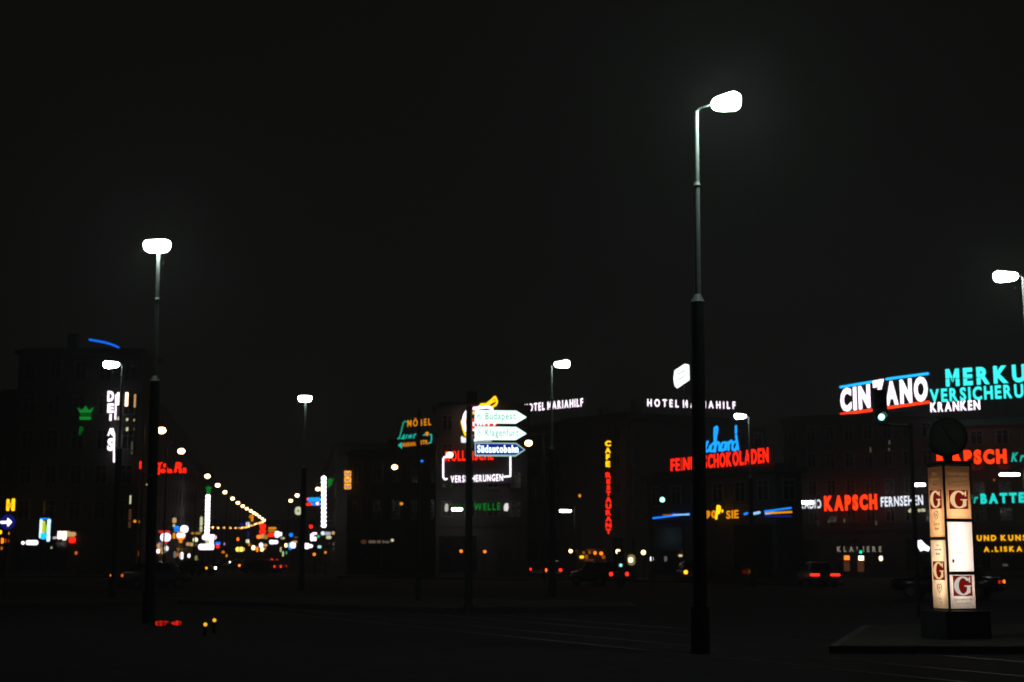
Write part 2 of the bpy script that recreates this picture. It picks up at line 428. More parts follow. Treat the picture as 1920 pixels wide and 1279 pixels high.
# ------------------------------------------------------------------ mercury street lamps (10 m stepped poles)
ZL = 9.77
def make_street_lamp(label, loc, az, mount, em):
    root = empty('street_lamp', label, 'street lamp', loc, az, 'tall mercury street lamps around the square')
    bm = bmesh.new()
    cyl(bm, (0, 0, 0), (0, 0, .8), .17, .17, 14); cyl(bm, (0, 0, .8), (0, 0, 6.2), .132, .125, 14)
    obj('pole_base', bm, POLEB, root); bm = bmesh.new()
    cyl(bm, (0, 0, 6.2), (0, 0, 8.38), .062, .055, 12); cyl(bm, (0, 0, 8.38), (0, 0, ZL), .05, .045, 12)
    obj('pole', bm, POLE, root)
    for z, r0, r1 in ((6.2, .128, .066), (8.36, .075, .055)):
        bm = bmesh.new(); cyl(bm, (0, 0, z), (0, 0, z + (.14 if r0 > .1 else .06)), r0, r1, 14); obj('collar', bm, POLE, root)
    near = em is E_MERCN
    off = (.63 if near else .5) if mount == 'end' else .1
    bm = bmesh.new()
    if mount == 'end': polyline(bm, [(0, 0, ZL - .02), (.06, 0, ZL + .04), (off - .28, 0, ZL + .07)], .02)
    else: cyl(bm, (0, 0, ZL - .05), (.12, 0, ZL + .1), .035)
    obj('arm', bm, POLE, root)
    # head: shallow dark cover over a deep glowing bowl
    L, W = (.58, .30) if near else (.7, .36)
    def loft(secs):
        bm = bmesh.new(); prev = None; rings = []
        for z, k, kl in secs:
            ring = [bm.verts.new((x, y, z)) for x, y in rrect(L * kl, W * k, .13 * k)]
            rings.append(ring)
        for a, b in zip(rings, rings[1:]):
            nn_ = len(a)
            for i in range(nn_):
                f = bm.faces.new((a[i], a[(i + 1) % nn_], b[(i + 1) % nn_], b[i])); f.smooth = True
        bm.faces.new(rings[0]); bm.faces.new(rings[-1][::-1])
        bmesh.ops.recalc_face_normals(bm, faces=bm.faces)
        return bm
    hz_ = ZL - .02
    rot = (0, R(-5), 0) if mount == 'end' else (0, 0, R(90))
    _loft = loft
    def loft(secs):
        b_ = _loft(secs)
        for v in b_.verts:
            f = .5 + v.co.x / L if mount == 'end' else .75
            v.co.y *= .58 + .42 * min(1, f * 1.4)
            if v.co.z < 0: v.co.z *= .55 + .45 * min(1, f * 1.5)
        return b_
    hd = obj('lamp_cover', loft([(.085, .42, .8), (.12, .4, .78), (.14, .25, .7)]), DARKMETAL, root, (off, 0, hz_ + .1), rot)
    obj('lamp_bowl', loft([(.084, .66, .82), (.05, .9, .95), (.0, 1.0, 1.0), (-.09, .97, .97), (-.17, .84, .88), (-.21, .6, .7)]), em, hd)
    return root
LAMPS = [  # pole px, head height px -> distance from the 10 m height; azimuth of arm; mount
    (1307, 190, 25.25, R(-40), 'end', 'nearest tall street lamp, brightest of all, its head at upper right'),
    (292, 462, 36.9, R(180 + 82), 'mid', 'tall street lamp at left with its glowing head centred over the pole'),
    (1919, 521, 41.0, R(176), 'end', 'tall street lamp cut by right edge, its head pointing left'),
    (230, 683, 60.3, R(172), 'end', 'street lamp just below the blue rooftop arc at far left'),
    (573, 745, 73.5, R(180 + 80), 'mid', 'small street lamp left of centre, alone above the bright street'),
    (1034, 684, 60.5, R(-30), 'end', 'street lamp standing in front of the rising white hotel letters'),
    (1404, 776, 83.0, R(186), 'end', 'street lamp right of the blue script, its head pointing left'),
]
for x, y, d, az, mt, lb in LAMPS:
    yr, lean = (900, .012) if d < 30 else ((850, -.012) if x < 300 and d < 50 else (y, 0))
    p = P(x - (1 if lean < 0 else 0), yr, d); r = make_street_lamp(lb, (p.x, d, 0), az, mt, E_MERCN if d < 30 else (E_MERCM if d < 50 else E_MERC))
    r.rotation_euler = (Matrix.Rotation(lean, 4, 'Y') @ Matrix.Rotation(az, 4, 'Z')).to_euler()

# ------------------------------------------------------------------ globe street lamps along the bright street
def globe_mesh(m):
    bm = bmesh.new(); ball(bm, (0, 0, 0), .25, .25, .20); me = finish(bm, 'globe'); me.materials.append(m); return me
GM = globe_mesh(E_GLOBE); GM2 = globe_mesh(E_GLOBE2)
bm = bmesh.new(); cyl(bm, (-1.0, 0, 0), (-1.0, 0, 9.5), .07, .045, 8); polyline(bm, [(-1.0, 0, 9.48), (-.5, 0, 9.62), (0, 0, 9.6), (0, 0, 9.28)], .02, 6); GP = finish(bm, 'pole'); GP.materials.append(DARKMETAL)
bm = bmesh.new(); cyl(bm, (0, 0, 9.17), (0, 0, 9.3), .15, .03, 10); GC = finish(bm, 'cap'); GC.materials.append(DARKMETAL)
def globe_lamp(x, y, label, far=False, side=1):
    d = dist_for(y, 9.0); p = P(x, y, d)
    r = empty('globe_lamp', label, 'street lamp', (p.x, d, 0), 0, 'warm globe street lamps along the bright street')
    obj('pole', GP, None, r, (0, 0, 0), (0, 0, 0 if side > 0 else math.pi)); obj('globe', GM2 if far else GM, None, r, (0, 0, 9.0)); obj('cap', GC, None, r)
for x, y, lb in ((303, 807, 'largest warm globe lamp, topmost of the descending left row'),
                 (340, 846, 'warm globe lamp just above the small red neon script'),
                 (389, 893, 'warm globe lamp right above the green crown of the long white blade sign'),
                 (408, 910, 'warm globe lamp up and right of the left green crown'),
                 (422, 923, 'globe lamp fifth from the top of the descending row'),
                 (436, 935, 'globe lamp sixth from the top of the descending row'),
                 (446, 943, 'globe lamp seventh from the top of the descending row'),
                 (991, 831, 'warm oval globe lamp beside the tip of the blue arrow board'),
                 (843, 853, 'warm globe lamp overlapping the first red insurance letter'),
                 (740, 876, 'warm globe lamp alone below the furniture sign'),
                 (655, 897, 'warm globe lamp in front of the three stacked yellow signs'),
                 (596, 917, 'warm globe lamp left of the upright white strip'),
                 (557, 929, 'right one of two small globe lamps above the pale round clock'),
                 (545, 939, 'left one of two small globe lamps above the pale round clock')):
    globe_lamp(x, y, lb, side=-1 if x in (408, 991, 655) else 1)
for x, y in ((455, 949), (462.5, 954), (470, 958), (476, 961.7), (481, 964.7), (486.4, 968.8), (491.5, 972.4), (495.5, 976)):
    globe_lamp(x, y, 'small far globe lamp packed tightly at the lower end of the descending row')
for x, y in ((492, 979), (486.4, 981), (481.3, 982), (477, 983.5), (472, 985.6), (467, 987), (463, 988.4), (458, 989), (454, 989.6), (449.8, 990.4)):
    globe_lamp(x, y, 'tiny distant globe lamp in the tight band where the lamp row doubles back left', True)
for x, y in ((441.5, 990), (431.5, 990), (419.8, 989.6), (409, 990), (399, 989), (382, 989)):
    globe_lamp(x, y, 'tiny amber globe lamp in the spaced level row at the far bend', True)

# fluorescent lamps hung on slim masts
bmT = bmesh.new(); prism(bmT, rrect(1.0, .24, .12), -.1, .1); TL = finish(bmT, 'tube_cover'); TL.materials.append(E_TUBE)
bmT = bmesh.new(); prism(bmT, rrect(1.1, .07, .03, cz=.16), -.13, .13); TH = finish(bmT, 'lamp_cover'); TH.materials.append(DARKMETAL)
for x, y, wpx, d, lb in ((1722, 909, 25, 106, 'white tube lamp just left of the glowing advertising column'),
                         (1893, 890, 37, 72, 'longest thin white tube lamp, under the green italic letters at right'),
                         (1060, 958, 22, 118, 'white tube lamp between the arrow boards and the upright restaurant sign'),
                         (1268, 953, 23, 112, 'white tube lamp above the blue neon strip left of the tall pole'),
                         (857, 955, 20, 109.5, 'white tube lamp in front of the dim green shop letters'),
                         (1512, 942, 26, 108, 'white tube lamp overlapping the small white radio letters')):
    p = P(x, y, d); k = wpx * d / FPX
    r = empty('tube_lamp', lb, 'street lamp', (p.x, d, 0), 0, 'white fluorescent tube lamps over the square')
    obj('tube_cover', TL, None, r, (0, 0, p.z), (0, 0, 0), (k, 1, .55 if wpx > 30 else .9)); obj('lamp_cover', TH, None, r, (0, 0, p.z), (0, 0, 0), (k, 1, .75))
    bm = bmesh.new(); cyl(bm, (k * .8, .25, 0), (k * .8, .25, p.z + .5), .05, .035, 8); cyl(bm, (k * .8, .25, p.z + .5), (0, 0, p.z + .16), .02, n=6); obj('pole', bm, DARKMETAL, r)

# ------------------------------------------------------------------ roof and shop signs with letters
def sign(name, label, x, y, d, cat='sign', group=None):
    return empty(name, label, cat, P(x, y, d), 0, group)
def tline(root, txt, x0, y0, x1, y1, hpx, d0, d1, m, **kw):
    A = P(x0, y0, d0); B = P(x1, y1, d1); letters(root, txt, A, B, hpx * d0 / FPX, m, **kw); return A, B
def d_level(y0, d0, y1): return d0 * K(y0) / K(y1)

# CINZANO
s = sign('roof_sign', 'huge white roof letters between a blue line above and red line below', 1575, 775, 140)
d1 = d_level(774, 140, 750)
A, B = tline(s, 'CIN', 1577, 773, 1632, 765, 43, 140, 135, E_WHITE, bold=.05, gap=.2)
A2, B2 = tline(s, 'ANO', 1661, 761, 1740, 751, 45, 132.8, d1, E_WHITE, bold=.05, gap=.2)
tline(s, 'Z', 1637, 768, 1659, 764, 54, 134.6, 132.9, E_WHITE, bold=.05)
def bar(root, name, x0, y0, d0, x1, y1, d1, r, m):
    bm = bmesh.new(); polyline(bm, [P(x0, y0, d0) - root.location, P(x1, y1, d1) - root.location], r); return obj(name, bm, m, root)
bar(s, 'neon_tube', 1576, 726, 140, 1635, 716, 135.2, .12, E_CYAN); bar(s, 'neon_tube', 1662, 711, 133, 1740, 700.5, d1, .12, E_CYAN)
bar(s, 'neon_tube', 1577, 777, 139.9, 1635, 769, 135.2, .13, E_REDO); bar(s, 'neon_tube', 1661, 765, 133, 1741, 754, d1, .13, E_REDO)
scaffold(s, A, B2, 14.8, 18.8)
# MERKUR
s = sign('roof_sign', 'turquoise insurance letters in two rows on the right roof edge', 1746, 755, 125.5)
A, B = tline(s, 'MERKUR', 1774, 725, 1957, 714, 33, 125.5, 121.5, E_TURQ, bold=.05, gap=.26)
A2, B2 = tline(s, 'VERSICHERUNG', 1744, 755, 1964, 742.5, 25, 125.5, 121.5, E_TURQ, bold=.035, gap=.22)
scaffold(s, A2, B2, 13.7, 18.2)
s = sign('roof_sign', 'small white capital letters below the turquoise insurance letters', 1746, 773, 125.4)
tline(s, 'KRANKEN', 1745, 773, 1838, 768, 18, 125.4, 123.2, E_WHITE, bold=.03, gap=.22)
bar(s, 'sign_rail', 1744, 774, 125.6, 1840, 769, 123.4, .04, DARKMETAL)
# KAPSCH row on the facade
s = sign('facade_sign', 'white thin letters for radio left of the bold red brand word', 1500, 954, 132)
tline(s, 'RADIO', 1500, 954, 1540, 953, 16, 131.5, 130.8, E_WHITE2, bold=.02)
bar(s, 'sign_rail', 1499, 956, 131.7, 1541, 955, 131, .04, DARKMETAL)
s = sign('facade_sign', 'bold orange red brand letters between small white words on the facade', 1545, 958, 130.6)
tline(s, 'KAPSCH', 1546, 958.5, 1645, 955, 28, 130.6, 128.3, E_REDO, bold=.06, gap=.18)
bar(s, 'sign_rail', 1545, 960.5, 130.8, 1646, 957, 128.6, .05, DARKMETAL)
s = sign('facade_sign', 'white thin television letters right of the bold red brand word', 1652, 951, 128)
tline(s, 'FERNSEHEN', 1652, 950.5, 1731, 946.5, 18, 128, 126.2, E_WHITE2, bold=.025)
bar(s, 'sign_rail', 1651, 952.5, 128.2, 1732, 949, 126.4, .04, DARKMETAL)
s = sign('facade_sign', 'tiny pale lettering below the end of the white television word', 1702, 961, 126.8)
tline(s, 'd', 1703, 961, 1708, 961, 7, 126.8, 126.6, E_PALE, bold=.05); tline(s, 'om', 1721, 960, 1735, 959.5, 8, 126.4, 126.1, E_PALE, bold=.05)
bar(s, 'sign_rail', 1701, 963, 127, 1737, 962, 126.3, .04, DARKMETAL)
s = sign('facade_sign', 'dim widely spaced piano shop letters above two lit shop windows', 1570, 1035, 130)
tline(s, 'KLAVIERE', 1570, 1035, 1653, 1035, 10, 130, 127.8, emi('dim_sign', (.9, .8, .6), .22), bold=.03, gap=.75)
bar(s, 'sign_rail', 1569, 1037, 130.2, 1654, 1037, 128, .03, DARKMETAL)
# right edge facade
s = sign('facade_sign', 'red brand letters partly behind the clock of the advertising column', 1757, 872, 124)
tline(s, 'KAPSCH', 1757, 872, 1888, 869, 26, 124, 120.6, E_REDO, bold=.06, gap=.18)
bar(s, 'sign_rail', 1756, 874, 124.2, 1890, 871, 121, .05, DARKMETAL)
s = sign('facade_sign', 'green italic letters cut by the right edge beside the red brand letters', 1896, 866, 120.3)
tline(s, 'Kredit', 1896, 866, 1962, 864.5, 17, 120.3, 118.7, E_TEAL, bold=.03, shear=.3)
bar(s, 'sign_rail', 1895, 868, 120.6, 1963, 867, 119, .04, DARKMETAL)
s = sign('facade_sign', 'turquoise battery letters right of the advertising column', 1790, 945, 123)
tline(s, 'für', 1803, 944, 1835, 943.6, 17, 122.8, 122, E_TEAL, bold=.03, shear=.25)
tline(s, 'BATTERIEN', 1839, 945, 1982, 940.5, 19, 121.7, 118.2, emi('battery_neon', (.01, .58, .5), 1.1), bold=.065, gap=.2)
bar(s, 'sign_rail', 1800, 947, 123, 1984, 943, 118.5, .04, DARKMETAL)
s = sign('facade_sign', 'upper row of small yellow letters at the right edge', 1832, 1015, 121.8)
tline(s, 'UND KUNST', 1832, 1014.5, 1938, 1013.5, 10.5, 121.8, 119, emi('yellow_shop', (1.0, .45, .005), 1.0), bold=.045, gap=.35)
bar(s, 'sign_rail', 1831, 1016.5, 122, 1939, 1015.5, 119.3, .03, DARKMETAL)
s = sign('facade_sign', 'lower row of small yellow letters with a name at right edge', 1845, 1035, 121.5)
tline(s, 'A.LISKA', 1845, 1035, 1917, 1034, 9.5, 121.5, 119.5, MATS['yellow_shop'], bold=.05, gap=.38)
bar(s, 'sign_rail', 1844, 1037, 121.7, 1918, 1036, 119.8, .03, DARKMETAL)

# HOTEL MARIAHILF twice
HS = dict(bold=.05, gap=.3, space=.35)
s = sign('roof_sign', 'white hotel letters rising to the right beside the arrow boards', 983, 772, 134)
A, B = tline(s, 'HOTEL MARIAHILF', 983, 772.5, 1093, 762, 14.5, 134, 127.5, E_WHITE, bold=.02, gap=.34, space=.45)
scaffold(s, A, B, 14.0, 16.0, n=8)
s = sign('roof_sign', 'white hotel letters sinking to the right behind the nearest lamp pole', 1214, 762, 129)
A, B = tline(s, 'HOTEL MARIAHILF', 1214, 762, 1379, 767, 14, 129, 131.5, E_WHITE, bold=.02, gap=.6, space=.35)
scaffold(s, A, B, 14.0, 15.9, n=8)
# hexagonal white light box on the hotel roof
s = sign('light_box', 'white six sided light box high above the hotel letters', 1280, 705, 128)
faces_px(s, 'glowing_face', [(1266, 694), (1284, 682.5), (1292, 684), (1293, 712), (1271, 727), (1266, 722), (1264, 708)], 128, emi('white_box', (.9, 1.0, .95), 1.5), .5)
for ln in ([(1270, 702), (1284, 695)], [(1271, 712), (1285, 704)]):
    tubes(s, 'lettering_line', [ln], 127.96, .04, mat('grey_print', (.12, .14, .13), .8))
bm = bmesh.new(); p = P(1283, 716, 128.3) - s.location; cyl(bm, (p.x, .3, p.z - .4), (p.x, .3, 14.0 - s.location.z), .06); obj('mast', bm, DARKMETAL, s)

# CAFE RESTAURANT
s = sign('blade_sign', 'upright sign of yellow and red letters running down the hotel corner', 1140, 912, 119.5)
vletters(s, 'CAFE', 1140, [824, 837, 849.5, 862, 875.5], 119.5, 11, E_YEL, .8, .05)
vletters(s, 'RESTAURANT', 1141, [883.5, 896, 907.5, 919, 929.5, 942, 954, 966, 978, 989.5, 1001], 119.5, 11.5, E_RED, .8, .05)
bm = bmesh.new(); a = P(1140, 822, 119.8) - s.location; b = P(1140, 1003, 119.8) - s.location
box(bm, a.x - .05, a.x + .05, .28, .4, b.z, a.z); obj('sign_board', bm, DARKMETAL, s)

# Suchard and chocolate letters
s = sign('roof_sign', 'bright blue script word partly behind the nearest lamp pole', 1300, 850, 97)
sc_pts = [
 [(1309, 824), (1304, 821), (1301, 828), (1307, 837), (1306, 847), (1301, 848)],                       # S
 [(1310, 832), (1309, 846), (1315, 847), (1319, 832), (1319, 846)],                                    # u
 [(1327, 828), (1323, 838), (1324, 847), (1329, 845), (1332, 836)],                                     # c
 [(1339, 830), (1333, 836), (1332, 846), (1338, 846), (1341, 838), (1342, 822), (1345, 805), (1344, 800), (1340, 803), (1340, 820), (1341, 847)],
 [(1341, 838), (1346, 829), (1349, 832), (1349, 845)],
 [(1361, 830), (1355, 830), (1352, 838), (1353, 845), (1358, 844), (1362, 830), (1361, 843)],           # a
 [(1366, 829), (1366, 844)], [(1366, 834), (1371, 826), (1373, 830)],                                   # r
 [(1381, 828), (1376, 829), (1373, 836), (1374, 844), (1379, 843), (1383, 832)], [(1380, 799), (1380, 815), (1382, 830), (1384, 843)]]
tubes(s, 'neon_tube', sc_pts, 96.5, .075, emi('script_blue', (.008, .32, 1.0), 1.2))
A = P(1276, 850, 97); B = P(1386, 845, 96); scaffold(s, A, B, 7.6, 10.5, n=5)
s = sign('roof_sign', 'long row of red chocolate letters below the blue script', 1258, 886, 100)
dd = d_level(886, 100, 868)
tline(s, 'FEINE', 1258, 886, 1303, 881.5, 25, 100, 97.6, E_RED, bold=.03, gap=.2)
tline(s, 'SCHOKOLADEN', 1320, 879.5, 1441, 867, 26, 96.6, dd, E_RED, bold=.03, gap=.2)
A = P(1258, 886, 100); B = P(1441, 867, dd)
scaffold(s, A, B, 7.3, 8.6, n=8)
# fascia neon of the pavilion
s = sign('fascia_neon', 'blue and orange neon stripes with yellow letters along the pavilion front', 1350, 965, 95)
def sl(name, pts, r, m): tubes(s, name, [[((x, y), d - 1.1) for x, y, d in pts]], 0, r, m)
sl('neon_tube', [(1223, 972, 101.5), (1292, 963.5, 97.6)], .055, E_BLUE); sl('neon_tube', [(1259, 962, 99.5), (1275, 963, 98.6)], .05, E_DBLUE)
sl('neon_tube', [(1243, 965.5, 100.3), (1265, 965.5, 99.1)], .035, emi('amber_faint', (1., .35, .03), .25)); sl('neon_tube', [(1262, 965.5, 99.2), (1292, 965, 97.5)], .045, E_PALEB)
sl('neon_tube', [(1396, 964, 92.3), (1401, 962.5, 92)], .07, E_BLUE); sl('neon_tube', [(1412, 963.5, 91.5), (1424, 961, 90.9)], .085, E_PALEB)
sl('neon_tube', [(1434, 959, 90.5), (1483, 952.5, 88.4)], .055, E_BLUE); sl('neon_tube', [(1438, 962.5, 90.3), (1484, 960, 88.3)], .06, E_AMB)
sl('neon_tube', [(1434, 967.5, 90.5), (1483, 968, 88.4)], .05, E_DBLUE); sl('neon_tube', [(1436, 963, 90.4), (1452, 961.5, 89.7)], .065, E_PALEB)
tline(s, '90', 1323, 972, 1343, 971.5, 14, 95.0, 94.0, E_AMB, bold=.04); tline(s, 'P', 1341, 974, 1352, 974, 26, 93.8, 93.4, E_YEL, bold=.07, shear=.3)
tline(s, '.', 1353, 961, 1356, 961, 22, 93.4, 93.3, E_YEL, bold=.05); tline(s, 'SIE', 1362, 973, 1385, 971.5, 15, 92.8, 91.6, E_AMB, bold=.03)
bar(s, 'sign_rail', 1222, 975, 100.9, 1486, 970, 87.6, .05, DARKMETAL)

# insurance sign
s = sign('facade_sign', 'red and white insurance sign in a white neon bracket on the office house', 895, 880, 111)
tline(s, 'KOLLNISCHE', 835, 865, 925, 862, 19, 111.4, 111, E_RED, bold=.03, gap=.22)
tline(s, 'VERSICHERUNGEN', 845, 905, 943, 901.5, 12.5, 111.4, 111, E_WHITE, bold=.02, gap=.26)
tubes(s, 'neon_tube', [[(838, 857), (833, 857), (831, 861), (831, 895), (834, 899), (838, 898)]], 111, .062, E_WHITE)
tubes(s, 'neon_tube', [[(957, 852), (957, 893), (945, 894)]], 111, .062, E_WHITE)
bm = bmesh.new(); a = P(829, 856, 111.7) - s.location; b = P(959, 907, 111.7) - s.location; box(bm, a.x, b.x, .6, .85, b.z, a.z); obj('sign_board', bm, DARKMETAL, s)
# neon figure above
s = sign('neon_figure', 'yellow and pink neon strokes of a figure partly behind the arrow boards', 890, 790, 111)
tubes(s, 'neon_tube', [[(875, 772), (871, 780), (869, 790), (871, 799), (873, 806)]], 110.9, .13, E_WHITE)
tubes(s, 'neon_tube', [[(866, 790), (869, 804), (873, 816)], [(875, 783), (874, 789)]], 111, .10, E_YEL)
tubes(s, 'neon_tube', [[(886, 766.5), (900, 764.5), (914, 763), (920, 765), (923, 768)]], 110.9, .12, E_PINK)
tubes(s, 'neon_tube', [[(899, 762), (903, 758), (912, 758), (922, 750), (928, 744), (932, 753), (930, 759), (923, 763)], [(915, 760), (922, 754), (927, 752)]], 111, .08, E_YEL)
faces_px(s, 'glowing_block', [(864, 820), (867, 817), (868, 820), (874, 821), (874, 830), (865, 830)], 111, E_WHITE2, .1)
tubes(s, 'neon_tube', [[(887, 774), (887, 774.5)]], 111, .12, E_YEL)
tubes(s, 'neon_tube', [[(887, 783), (888, 815)], [(890, 796), (929, 796)]], 111.05, .1, E_RED)
for x, y in ((888, 793), (888, 797), (888, 806), (888, 813), (896, 796), (902, 796), (908, 796), (916, 796), (927, 796)):
    tubes(s, 'bulb', [[(x, y), (x, y + .2)]], 110.85, .085, E_WHITE)
faces_px(s, 'glowing_block', [(888, 823), (895, 825), (922, 826.5), (922, 827.5), (895, 827), (889, 829)], 111, E_WHITE2, .1)
bm = bmesh.new(); a = P(863, 770, 111.8) - s.location; b = P(930, 832, 111.8) - s.location
for x in (a.x + .5, b.x - .5): cyl(bm, (x, .5, b.z), (x, .5, a.z), .04, n=6)
obj('sign_frame', bm, DARKMETAL, s)
# green shop letters with round emblems
s = sign('facade_sign', 'dim green letters between two pale emblems above the office shop front', 893, 951, 111.3)
tline(s, 'GRÜNE', 848, 957, 872, 957, 12, 111.6, 111.6, E_GREEND, bold=.02); tline(s, 'WELLE', 889, 957, 938, 956, 13, 111.6, 111.6, E_GREEN, bold=.01, gap=.3)
for x, y, w_, m in ((837, 952, 7, emi('emblem_a', (1., .92, .8), .55)), (949, 951, 9, emi('emblem_b', (1., .95, .92), .9))):
    faces_px(s, 'emblem', [(x - w_ * .4, y + 7), (x - w_ * .5, y), (x - w_ * .2, y - 7), (x + w_ * .4, y - 7.5), (x + w_ * .5, y + 1), (x + w_ * .3, y + 7.5)], 111.5, m, .1)
bar(s, 'sign_rail', 835, 959, 111.75, 952, 958.5, 111.75, .04, DARKMETAL)

# furniture sign
s = sign('roof_sign', 'orange and teal furniture sign with a big looped script initial and arrow', 777, 815, 128)
tline(s, 'MÖBEL', 764, 800.5, 808, 797, 12.5, 129, 127.5, E_AMB, bold=.015, gap=.42)
tubes(s, 'neon_tube', [[(763, 791), (759, 790), (756, 793), (753, 806), (750, 818), (746, 823), (749, 822), (757, 823)]], 128.6, .055, E_TEALD)
tubes(s, 'neon_tube', [[(754, 822), (758, 815), (757, 822)], [(761, 822), (763, 815)], [(766, 822), (768, 816), (770, 821), (772, 815)], [(775, 822), (777, 815), (780, 814)]], 128.5, .05, E_TEAL)
tubes(s, 'neon_tube', [[(805, 815), (809, 815), (809, 823), (808, 830), (804, 831)], [(794, 815.5), (797, 815.5)]], 128, .055, E_TEAL)
faces_px(s, 'glowing_block', [(797, 812), (801, 809), (804, 812), (803, 815), (801, 818), (798, 815)], 128, E_AMB, .1)
faces_px(s, 'arrow_head', [(746, 835), (753, 829), (754, 842)], 128.5, E_TEAL, .1)
tline(s, 'MARIAH.', 755, 838, 780, 835.5, 7.5, 128.6, 128.2, E_AMB, bold=.03); tline(s, 'STR.', 788, 834, 804, 832.5, 8, 128.2, 127.8, E_AMB, bold=.03)
scaffold(s, P(745, 840, 129), P(811, 836, 128), 11.2, 14.2)
# three stacked yellow signs
for i, (y, lb) in enumerate(((888, 'top yellow square sign of the stack of three'), (900, 'middle yellow square sign of the stack, behind a globe lamp'), (912, 'bottom yellow square sign of the stack of three'))):
    s = sign('square_sign', lb, 652, y, 131.4, group='stacked yellow square signs')
    faces_px(s, 'glowing_face', [(645.5, y - 5), (658, y - 5), (658, y + 5.2), (645.5, y + 5.2)], 131.4, emi('square_amber', (1.0, .42, .02), 1.1), .12)
    tubes(s, 'painted_mark', [[(648, y - 2), (655, y + 3)], [(648, y + 2.5), (656, y - 2)]] if i == 1 else [[(648, y - 3), (649, y + 3), (656, y + 3), (656, y - 3)], [(648, y), (656, y)]], 131.36, .04, emi('violet_mark', (.25, .18, .45), .6))
    bm = bmesh.new(); box(bm, -.25, .25, .12, .5, -.1, .1); obj('bracket', bm, DARKMETAL, s)

# far left: vertical letters, blue arc, green crowns
s = sign('blade_sign', 'white capital letters running down the tall corner house with a thin tube beside', 207, 800, 129)
vletters(s, 'DEI AS', 207, [729, 753, 774, 789, 800, 817, 845], 129, 12, E_WHITE, .82, .05)
tubes(s, 'neon_tube', [[(216, 786), (217, 760), (217.5, 741), (221, 747)], [(211, 804), (214, 815), (213.5, 840), (213.5, 866)]], 129, .075, E_WHITE)
bm = bmesh.new(); a = P(207, 728, 129.3) - s.location; b = P(207, 847, 129.3) - s.location; box(bm, a.x - .07, a.x + .07, .25, .4, b.z, a.z); obj('sign_board', bm, DARKMETAL, s)
s = sign('roof_neon', 'blue neon arc curving round the roof edge of the tall corner house', 200, 642, 129.5)
zA = P(168, 637, 129.4).z; pts = []
for x, y in ((168, 637), (182, 639.5), (196, 642), (208, 645.5), (217, 649), (222, 652), (225, 655)):
    pts.append(P(x, y, dist_for(y, zA)) - s.location)
bm = bmesh.new(); polyline(bm, pts, .10); obj('neon_tube', bm, emi('arc_blue', (.004, .16, 1.0), .8), s)
bm = bmesh.new()
for q in pts[::2]: cyl(bm, (q.x, q.y + .12, q.z), (q.x, q.y + .12, 20.7 - s.location.z), .02, n=6)
obj('sign_frame', bm, DARKMETAL, s)
def crown(s, x, y, wd, hh, d, m):
    h = wd / 2
    faces_px(s, 'crown', [(x - h, y - hh * .8), (x - h * .45, y - hh * .35), (x - h * .25, y - hh * .6), (x, y - hh), (x + h * .25, y - hh * .6), (x + h * .45, y - hh * .35), (x + h, y - hh * .8), (x + h * .65, y), (x - h * .65, y)], d, m, .1)
s = sign('crown_sign', 'large dim green crown emblem left of the vertical white letters', 160, 785, 129.5)
crown(s, 160, 774, 31, 13, 129.6, E_GREEN)
faces_px(s, 'crown_band', [(150, 776), (170, 776), (170, 779), (150, 779)], 129.6, emi('green_band', (.02, 1., .1), .07), .1); faces_px(s, 'crown_band', [(149, 781), (170, 781), (170, 787), (149, 787)], 129.6, E_GREEN, .1)
tline(s, 'P', 148, 816, 156, 816, 16, 129.6, 129.6, emi('green_band', (.02, 1., .1), .07), bold=.04)
bm = bmesh.new(); a = P(160, 772, 129.8) - s.location; b = P(160, 817, 129.8) - s.location; box(bm, a.x - .05, a.x + .05, .2, .3, b.z, a.z); obj('sign_board', bm, DARKMETAL, s)
for (xc, yc, xs_, y0, y1, d, wd, lb, side) in ((391, 918, 390, 931, 1001, 186, 10, 'long upright white strip under a green crown, left side of the street', -1),
                                              (619, 903, 607, 897, 985, 150, 12, 'long upright white strip with green crown at its right', 1)):
    s = sign('blade_sign', lb, xs_, y0, d, group='white strips with green crowns')
    a = P(xs_, y0, d) - s.location; b = P(xs_ - (2 if side < 0 else 0), y1, d) - s.location
    bm = bmesh.new(); rr = (9 if side < 0 else 9.5) * d / FPX / 2; nb = 12
    for i in range(nb):
        q = a.lerp(b, i / (nb - 1)); ball(bm, q, rr, rr, (a.z - b.z) / nb * .62)
    obj('glowing_strip', bm, emi('strip_white', (1.0, .95, 1.0), 3.2), s)
    crown(s, xc, yc - (0 if side < 0 else 0), wd + 2, 8, d, E_GREEN)
    tline(s, 'P', xc - 4, yc + 12, xc + 4, yc + 12, 11, d, d, E_GREEN, bold=.03)
    bm = bmesh.new(); fx = (FL(d) if side < 0 else FR(d)) - s.location.x
    for z in (a.z - .5, b.z + .5): cyl(bm, (0, .3, z), (fx, .3, z), .04, n=6)
    obj('bracket', bm, DARKMETAL, s)
s = sign('neon_script', 'small red neon script of two clumped words beside the left street', 320, 877, 129)
tline(s, 'Ya', 293, 877, 313, 876, 10, 129, 129, E_RED, bold=.045, gap=.08); tline(s, 'Jola', 294, 887, 323, 887, 11, 129, 129, E_RED, bold=.045, gap=.06)
tline(s, 'P', 326, 886, 340, 886, 19, 129, 129, E_RED, bold=.05, shear=.2); tline(s, 'an', 335, 887, 349, 887, 14, 129, 129, E_RED, bold=.05)
bm = bmesh.new(); a = P(292, 889, 129.2) - s.location; b = P(350, 889, 129.2) - s.location
cyl(bm, (a.x, .2, a.z), (b.x, .2, a.z), .05, n=6); cyl(bm, (a.x - 2.2, .2, a.z), (a.x, .2, a.z), .05, n=6); obj('sign_frame', bm, DARKMETAL, s)

